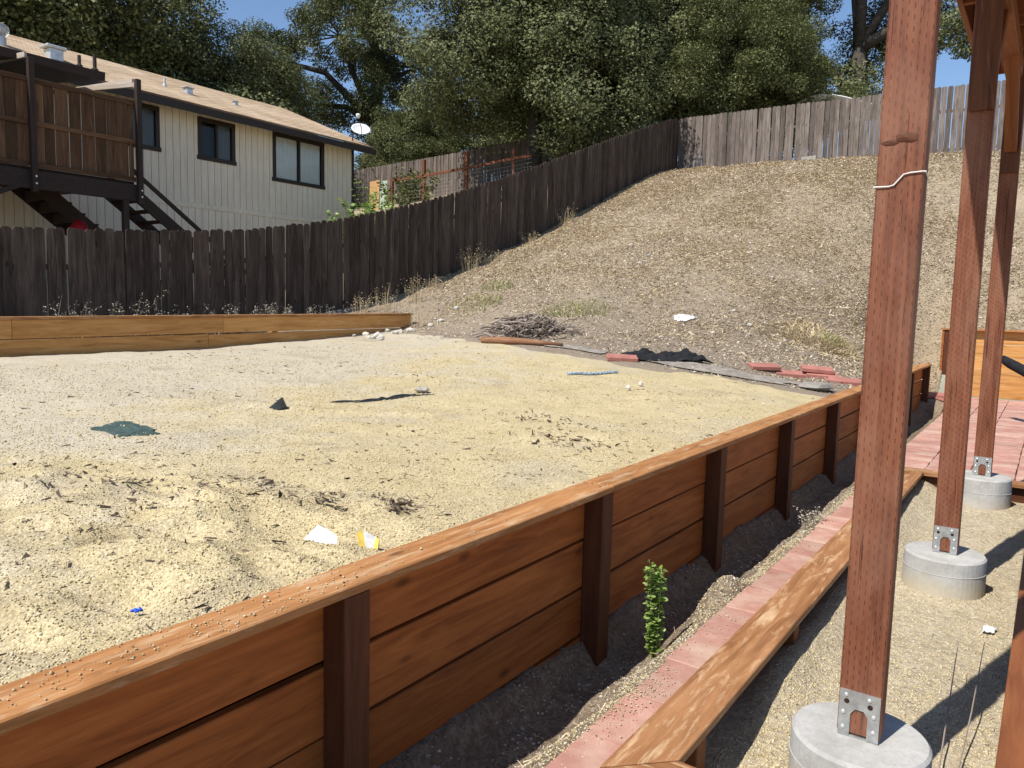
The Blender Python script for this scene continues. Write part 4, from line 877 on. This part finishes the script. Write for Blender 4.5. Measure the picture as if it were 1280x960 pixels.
def leafy(name, loc, stems, hgt, spread, nleaf, ls, seed, mat, label, cat, lean=.15):
    r_ = random.Random(seed); parts = []; LV, LF = [], []
    for s_ in range(stems):
        a = r_.uniform(0, 6.28); h = hgt * r_.uniform(.7, 1.0); b = Vector((r_.gauss(0, spread * .4), r_.gauss(0, spread * .4), 0)); t_ = Vector((math.cos(a), math.sin(a), 0)) * lean * h
        ps = [b * .4 + t_ * u_ * u_ + Vector((0, 0, h * u_)) + b * .6 * u_ for u_ in (0, .35, .7, 1)]; parts.append(tube(ps, [.005, .004, .003, .0015], 5))
        for q in range(nleaf):
            u_ = r_.uniform(.1, 1.0); p = b * .4 + t_ * u_ * u_ + Vector((0, 0, h * u_)) + b * .6 * u_
            d = Vector((r_.gauss(0, 1), r_.gauss(0, 1), r_.uniform(-.1, .7))).normalized(); nrm = Vector((r_.gauss(0, .5), r_.gauss(0, .5), 1)).normalized(); sd = d.cross(nrm).normalized(); sz = ls * r_.uniform(.6, 1.2); p = p + d * ls * .25; k = len(LV)
            LV.extend([p, p + d * sz * .3 + sd * sz * .38, p + d * sz * .75 + sd * sz * .34, p + d * sz - nrm * sz * .1, p + d * sz * .75 - sd * sz * .34, p + d * sz * .3 - sd * sz * .38]); LF.append(tuple(range(k, k + 6)))
    root = thing(name, label, cat, loc); V, Fc = join(parts); M = Matrix.Translation(loc)
    obj('stem', mk('stem', V, Fc, M_grn), root, M); obj('foliage', mk('foliage', LV, LF, mat), root, M); return root
leafy('leafy_plant', (-1.67, 3.80, -.20), 7, .58, .075, 105, .034, 77, M_plant, 'bright green leafy seedling growing in the ditch beside the timber wall', 'plant', .06)
for k, (x_, y_, h_, lab) in enumerate(((-17.0, 16.7, 2.5, 'green shrub in front of the cream house corner'), (-17.2, 18.2, 2.6, 'pale green shrub just past the cream house corner'), (-16.6, 15.8, 2.1, 'low green shrub behind the dark fence by the house'))):
    leafy('shrub', (x_, y_, float(H(x_, y_))), 22, h_, .8, 60, .11, 400 + k, M_leaf2 if k == 1 else M_plant, lab, 'shrub', .3)
leafy('vine', (-22.2, 24.2, 5.4), 26, 1.75, .95, 75, .12, 410, M_leaf2, 'leafy yellow-green shrub climbing behind the wire fence', 'shrub', .25)
# two thin dry stalks in the pit
for k, (x_, y_) in enumerate(((-.22, 3.05), (-.17, 3.1))):
    V, Fc = tube([(x_, y_, -.02), (x_ - .012 + .03 * k, y_ + .45, .12), (x_ - .03 + .05 * k, y_ + 1.0, .22)], [.0035, .003, .0015], 5)
    tag(obj('dry_stalk', mk('dry_stalk', V, Fc, M_stick)), 'thin dry stalk leaning over the sandy pit beside the border board', 'stalk', 'dry stalks in the pit')
tag(crumple('paper_scrap', -.16, 4.85, lambda x, y: float(pit_z(np.array([x]), np.array([y]))[0]), .03, .03, .02, M_paper, 33, 8), 'white paper scrap in the pit next to the border board', 'paper')

# ------------------------------------------------------------------ scattered stuff: gravel, straw, chips
_oct = np.array([(1, 0, 0), (-1, 0, 0), (0, 1, 0), (0, -1, 0), (0, 0, 1), (0, 0, -1)], float)
_of = np.array([(0, 2, 4), (2, 1, 4), (1, 3, 4), (3, 0, 4), (2, 0, 5), (1, 2, 5), (3, 1, 5), (0, 3, 5)])
def pebbles(name, P, S, mat, label_kind=True, flat_=.7):
    n = len(P); v = _oct[None] * S[:, None, None] * rng.uniform(.65, 1.3, (n, 6, 1)); v[..., 2] *= flat_
    v += rng.normal(0, .18, (n, 6, 3)) * S[:, None, None]; a = rng.uniform(0, 6.28, n); c, s = np.cos(a)[:, None], np.sin(a)[:, None]
    X = v[..., 0] * c - v[..., 1] * s; Y = v[..., 0] * s + v[..., 1] * c; V = np.stack([X, Y, v[..., 2]], -1) + P[:, None, :]
    F = (_of[None] + np.arange(n)[:, None, None] * 6).reshape(-1, 3)
    o = obj(name, mknp(name, V.reshape(-1, 3), F, mat)); o['kind'] = 'stuff'; return o
def spray(n, x0, x1, y0, y1, zf, dens=None):
    x = rng.uniform(x0, x1, n); y = rng.uniform(y0, y1, n)
    if dens is not None:
        k = rng.random(n) < dens(x, y); x, y = x[k], y[k]
    return np.c_[x, y, zf(x, y)]
nd_ = lambda x, y: np.clip(2.2 / np.hypot(x, y), 0, 1) ** 2.2
P = spray(620000, -9, WALL_X - .03, -.2, 9.0, bed_z, lambda x, y: nd_(x, y) * np.clip(.25 + vnoise(x * 1.7, y * 1.7) * 1.2, 0, 1))
d_ = np.hypot(P[:, 0], P[:, 1]); S = rng.uniform(.0028, .0062, len(P)) * (1 + np.clip(d_ - 3, 0, 6) * .12); big = rng.random(len(P)) < .02; S[big] *= 1.7
print('pebbles', len(P)); pebbles('gravel_pebbles', P + np.c_[np.zeros((len(P), 2)), S * .2], S, M_pebY)
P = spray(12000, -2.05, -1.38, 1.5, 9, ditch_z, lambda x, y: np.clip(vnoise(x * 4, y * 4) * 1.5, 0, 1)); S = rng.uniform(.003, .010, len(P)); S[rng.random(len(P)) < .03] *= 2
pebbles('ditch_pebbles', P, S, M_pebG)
P = spray(7000, -1.62, -1.36, 1.5, 9, ditch_z); S = rng.uniform(.003, .008, len(P)); pebbles('path_edge_pebbles', P, S, M_pebY)
P = spray(42000, -.95, -.04, 2.3, 8.1, pit_z, lambda x, y: nd_(x, y) * 2.0); S = rng.uniform(.003, .0075, len(P)); pebbles('pit_pebbles', P, S, M_pebY)
P = np.r_[np.c_[rng.normal(-1.35, .05, 480), rng.normal(2.85, .20, 480)], np.c_[rng.normal(-1.36, .05, 500), rng.uniform(2, 8, 500)], np.c_[rng.uniform(-1.38, -1.12, 260), rng.uniform(2, 8, 260)]]
P = np.c_[P, np.full(len(P), .077)]; P = P[(P[:, 0] < -1.12) & (P[:, 0] > -1.39)]; S = rng.uniform(.0015, .005, len(P)) * rng.uniform(.6, 1.3, len(P)); pebbles('path_grit', P, S, M_pebY)
# crumbs on the wall cap
P = np.c_[rng.uniform(-2.12, -1.955, 260), np.abs(rng.normal(.9, .55, 260)) + .5, np.full(260, CAPZ + .002)]; S = rng.uniform(.0018, .005, 260); S[:12] *= 1.9; pebbles('cap_crumbs', P, S, M_pebY)
def slivers(name, P, L, Wd, mat, up_=.25, tall=0.0):
    n = len(P); a = rng.uniform(0, 6.28, n); d = np.c_[np.cos(a), np.sin(a), rng.normal(0, up_, n)] * L[:, None] / 2; s = np.c_[-np.sin(a), np.cos(a), rng.normal(0, .6, n)] * Wd[:, None] / 2
    c = P + np.c_[np.zeros((n, 2)), np.abs(d[:, 2]) * .8 + .003]; V = np.stack([c - d - s, c - d + s, c + d + s * .4, c + d - s * .4], 1).reshape(-1, 3); F = np.arange(n * 4).reshape(n, 4)
    o = obj(name, mknp(name, V, F, mat)); o['kind'] = 'stuff'; return o
def hd(x, y):
    e = y - pad_edge(np.clip(x, -10.4, -2.1)); return np.clip(sst(-.2, 3.0, e) * .75 + .12, 0, 1) * (e > -.1) * np.clip(.2 + 1.3 * vnoise(x * .9, y * .9) , 0, 1) * np.clip(1 - 0 * x, 0, 1)
P = spray(640000, -11.95, 2, 9.5, 27.2, hill_z, lambda x, y: hd(x, y) * ((y > PATIO_Y) | (x < WALL_X))); d_ = np.hypot(P[:, 0], P[:, 1])
L = rng.uniform(.012, .048, len(P)) * (.6 + d_ / 26); print('straw', len(P)); slivers('hill_straw_fine', P, L, L * rng.uniform(.10, .28, len(P)) + .002, M_straw, .35)
P = spray(170000, -11.95, 2, 9.5, 27.2, hill_z, lambda x, y: hd(x, y) * sst(.42, .62, vnoise(x * .8 + 9, y * .8)) * ((y > PATIO_Y) | (x < WALL_X)))
L = rng.uniform(.04, .14, len(P)); slivers('hill_straw_long', P, L, L * rng.uniform(.05, .10, len(P)) + .003, M_dry, .22)
P = spray(9000, -11.8, 2, 9.5, 27.2, hill_z, lambda x, y: (y - pad_edge(np.clip(x, -10.4, -2.1)) > 0) * ((y > PATIO_Y) | (x < WALL_X)) * .6); S = rng.uniform(.012, .04, len(P)); pebbles('hill_clods', P, S, M_pebG)
P = spray(5200, -10.2, WALL_X - .02, .3, 11, bed_z, lambda x, y: np.clip(vnoise(x * 1.2 + 40, y * 1.2) * 2.2 - .95, 0.03, 1) * np.clip(4 / np.hypot(x, y), 0, 1)); L = rng.uniform(.012, .06, len(P)); slivers('bed_litter', P, L, L * .22 + .002, M_chip, .15)
for cx, cy, n_, sp in ((-2.75, 2.85, 60, .13), (-2.6, 2.75, 50, .08), (-2.98, 2.62, 30, .06), (-4.0, 2.15, 160, .35), (-3.6, 5.6, 80, .3), (-3.0, 5.0, 90, .25), (-3.3, 2.5, 90, .2)):
    P = np.c_[rng.normal(cx, sp, n_), rng.normal(cy, sp * .6, n_), np.zeros(n_)]; P[:, 2] = bed_z(P[:, 0], P[:, 1]) + .004; L = rng.uniform(.012, .05, n_); slivers('bark_litter', P, L, L * .35, M_chip, .3)
P = spray(1800, -2.05, -.05, 1.6, 8.2, lambda x, y: np.where(x < -1.3, ditch_z(x, y), pit_z(x, y)), lambda x, y: (x < -1.33) | (x > -.93)); L = rng.uniform(.01, .045, len(P)); slivers('pit_litter', P, L, L * .08 + .0012, M_straw, .3)

# ------------------------------------------------------------------ oak trees
def oak(seed, Hh, lobes, trunk, npuff, nleaf, ls, puff_r, mat, holes=0.0):
    r_ = np.random.default_rng(seed); pr = random.Random(seed); parts = []; LVs = []
    tb = [Vector(p) for p in trunk]; tr = np.linspace(.34, .2, len(tb)) * Hh / 11
    parts.append(tube(tb, list(tr), 10)); fork = tb[-1]
    wts = np.array([l[3] * l[4] * l[5] for l in lobes]) ** .67; wts /= wts.sum(); puffs = []
    for (cx, cy, cz, rx, ry, rz), w in zip(lobes, wts):
        c = Vector((cx, cy, cz)); st = tb[-1] if cz > tb[-1].z else tb[len(tb) // 2]
        mid = st.lerp(c, .5) + Vector((pr.gauss(0, .35), pr.gauss(0, .35), .25 * (c - st).length * .5)); parts.append(tube([st, st.lerp(mid, .55) + Vector((pr.gauss(0, .12), pr.gauss(0, .12), 0)), mid, c], [.19 * Hh / 11, .15 * Hh / 11, .11 * Hh / 11, .06 * Hh / 11], 7))
        for k in range(int(npuff * w) + 1):
            d = r_.normal(0, 1, 3); d /= np.linalg.norm(d); rad = r_.uniform(.35, 1.0) ** .5
            p = c + Vector((d[0] * rx * rad, d[1] * ry * rad, d[2] * rz * rad)); puffs.append((p, c, pr.uniform(.7, 1.3) * puff_r))
            if r_.random() < .5:
                m_ = c.lerp(p, .5) + Vector((pr.gauss(0, .2), pr.gauss(0, .2), pr.gauss(0, .2))); parts.append(tube([c, m_, p], [.05, .035, .012], 4, False))
    for p, c, pr_ in puffs:
        n = int(nleaf * (pr_ / puff_r) ** 2); d = r_.normal(0, 1, (n, 3)); d /= np.linalg.norm(d, axis=1)[:, None]; rad = r_.uniform(.2, 1.0, (n, 1)) ** .45
        q = d * rad * pr_ * np.array([1, 1, .72]); out = np.array((p - c).normalized()) if (p - c).length > .01 else np.array((0, 0, 1.))
        pos = q + np.array(p); nrm = d * .5 + out * .3 + r_.normal(0, .5, (n, 3)) + np.array((-.1, -.4, .55)); nrm /= np.linalg.norm(nrm, axis=1)[:, None]
        t_ = np.cross(nrm, r_.normal(0, 1, (n, 3))); t_ /= np.linalg.norm(t_, axis=1)[:, None]; b_ = np.cross(nrm, t_); s_ = ls * r_.uniform(.6, 1.35, (n, 1))
        LVs.append(np.stack([pos - t_ * s_, pos + b_ * s_ * .55, pos + t_ * s_, pos - b_ * s_ * .55], 1))
    LV = np.concatenate(LVs).reshape(-1, 3); F = np.arange(len(LV)).reshape(-1, 4); print('leaves', len(F))
    V, Fc = join(parts); return mk('trunk', V, Fc, M_bark, True), mknp('crown', LV, F, mat)
oakA = oak(1, 11, [(0, 0, 6.5, 3.6, 3.6, 3.6), (-2.8, .5, 4.6, 2.6, 2.6, 2.3), (2.8, -.4, 4.8, 2.6, 2.6, 2.4), (.5, -2.4, 3.6, 2.5, 2.2, 2.3), (-1.2, -1.5, 8.8, 2.4, 2.4, 2.0), (1.8, .8, 8.4, 2.3, 2.3, 2.2), (-.6, 2.4, 4.5, 2.6, 2.4, 2.6)], [(0, 0, -.8), (.1, 0, 1.2), (.2, .1, 2.6), (.1, .1, 4)], 330, 620, .054, .85, M_leaf)
oakB = oak(2, 15, [(-2.4, 0, 9.5, 2.5, 2.5, 1.9), (2.4, .6, 10.0, 2.7, 2.6, 2.0), (.2, -1.0, 13.0, 2.9, 2.7, 1.9), (-3.8, -.8, 6.0, 2.0, 2.0, 1.4), (3.9, -.6, 6.6, 2.2, 2.1, 1.5), (.8, 1.2, 6.6, 1.7, 1.7, 1.3), (5.6, -.8, 8.6, 1.8, 1.6, 1.2), (-.6, .4, 4.2, 1.6, 1.6, 1.1)], [(0, 0, -.8), (-.1, 0, 1.8), (.15, .1, 3.6), (.0, .1, 6)], 190, 560, .060, .74, M_leaf)
oakC = oak(3, 10, [(0, 0, 5.2, 3.8, 3.4, 3.0), (-3.0, 0, 4.0, 2.6, 2.6, 2.2), (3.0, 0, 4.0, 2.6, 2.6, 2.3), (-1.5, -.6, 7.2, 2.2, 2.2, 1.8), (1.7, -.4, 7.0, 2.3, 2.2, 1.7), (0, -2.0, 3.2, 3.0, 2.0, 1.9)], [(0, 0, -.8), (.1, 0, 1.0), (0, .1, 2.2), (.1, .1, 3.2)], 270, 600, .054, .8, M_leaf2)
def plant_tree(kind, x, y, z, s, rot, label, sz=None):
    M = Matrix.Translation((x, y, z)) @ Matrix.Rotation(rot, 4, 'Z'); S = Matrix.Diagonal((s, s, sz or s, 1))
    root = bpy.data.objects.new('oak_tree', None); link(root, M); tag(root, label, 'tree', 'oak trees behind the fences')
    obj('trunk', kind[0], root, M @ S); obj('crown', kind[1], root, M @ S)
plant_tree(oakA, -17.0, 25.2, 6.1, 1.05, 1.2, 'big dense oak standing over the wire fence and overhanging the grey fence')
plant_tree(oakC, -15.2, 30.2, 6.9, 1.0, .4, 'round dense oak just behind the fence corner at the hilltop')
plant_tree(oakA, -14.0, 36.2, 7.0, 1.12, 2.6, 'tall dark oak rising behind the round oak at the fence corner')
plant_tree(oakC, -10.6, 30.6, 6.9, .78, 3.9, 'low bushy oak right behind the grey hilltop fence')
plant_tree(oakB, -7.6, 35.5, 6.8, .98, .3, 'airy oak with bare branches above the white canopy')
plant_tree(oakB, -34.6, 34.4, 5.5, 1.12, 4.4, 'tall airy oak with sky gaps beyond the satellite dish')
plant_tree(oakB, -27.0, 40.5, 6.0, 1.15, 2.2, 'open-crowned oak between the house roof and the big dense oak')
plant_tree(oakC, -31.0, 22.2, 4.5, 1.0, 2.0, 'dark dense oak directly behind the gable of the cream house')
plant_tree(oakC, -33.0, 16.4, 3.5, 1.40, .9, 'broad olive-green oak behind the middle of the tan roof')
plant_tree(oakC, -31.0, 11.5, 3.0, 1.6, 5.0, 'olive-green oak behind the turbine vent on the roof')
plant_tree(oakA, -22.5, 35.0, 6.4, 1.05, 3.3, 'oak in the shade behind the neighbour\'s grey picket fence')
plant_tree(oakA, -18.5, 40.0, 7.0, 1.5, 5.2, 'tall far oak filling the gap above the big dense oak')
plant_tree(oakC, -29.8, 32.5, 5.4, .82, 2.9, 'small oak behind the fence next to the big dense oak')
print('OBJECTS', len(bpy.data.objects), 'tris', sum(len(m.polygons) for m in bpy.data.meshes))
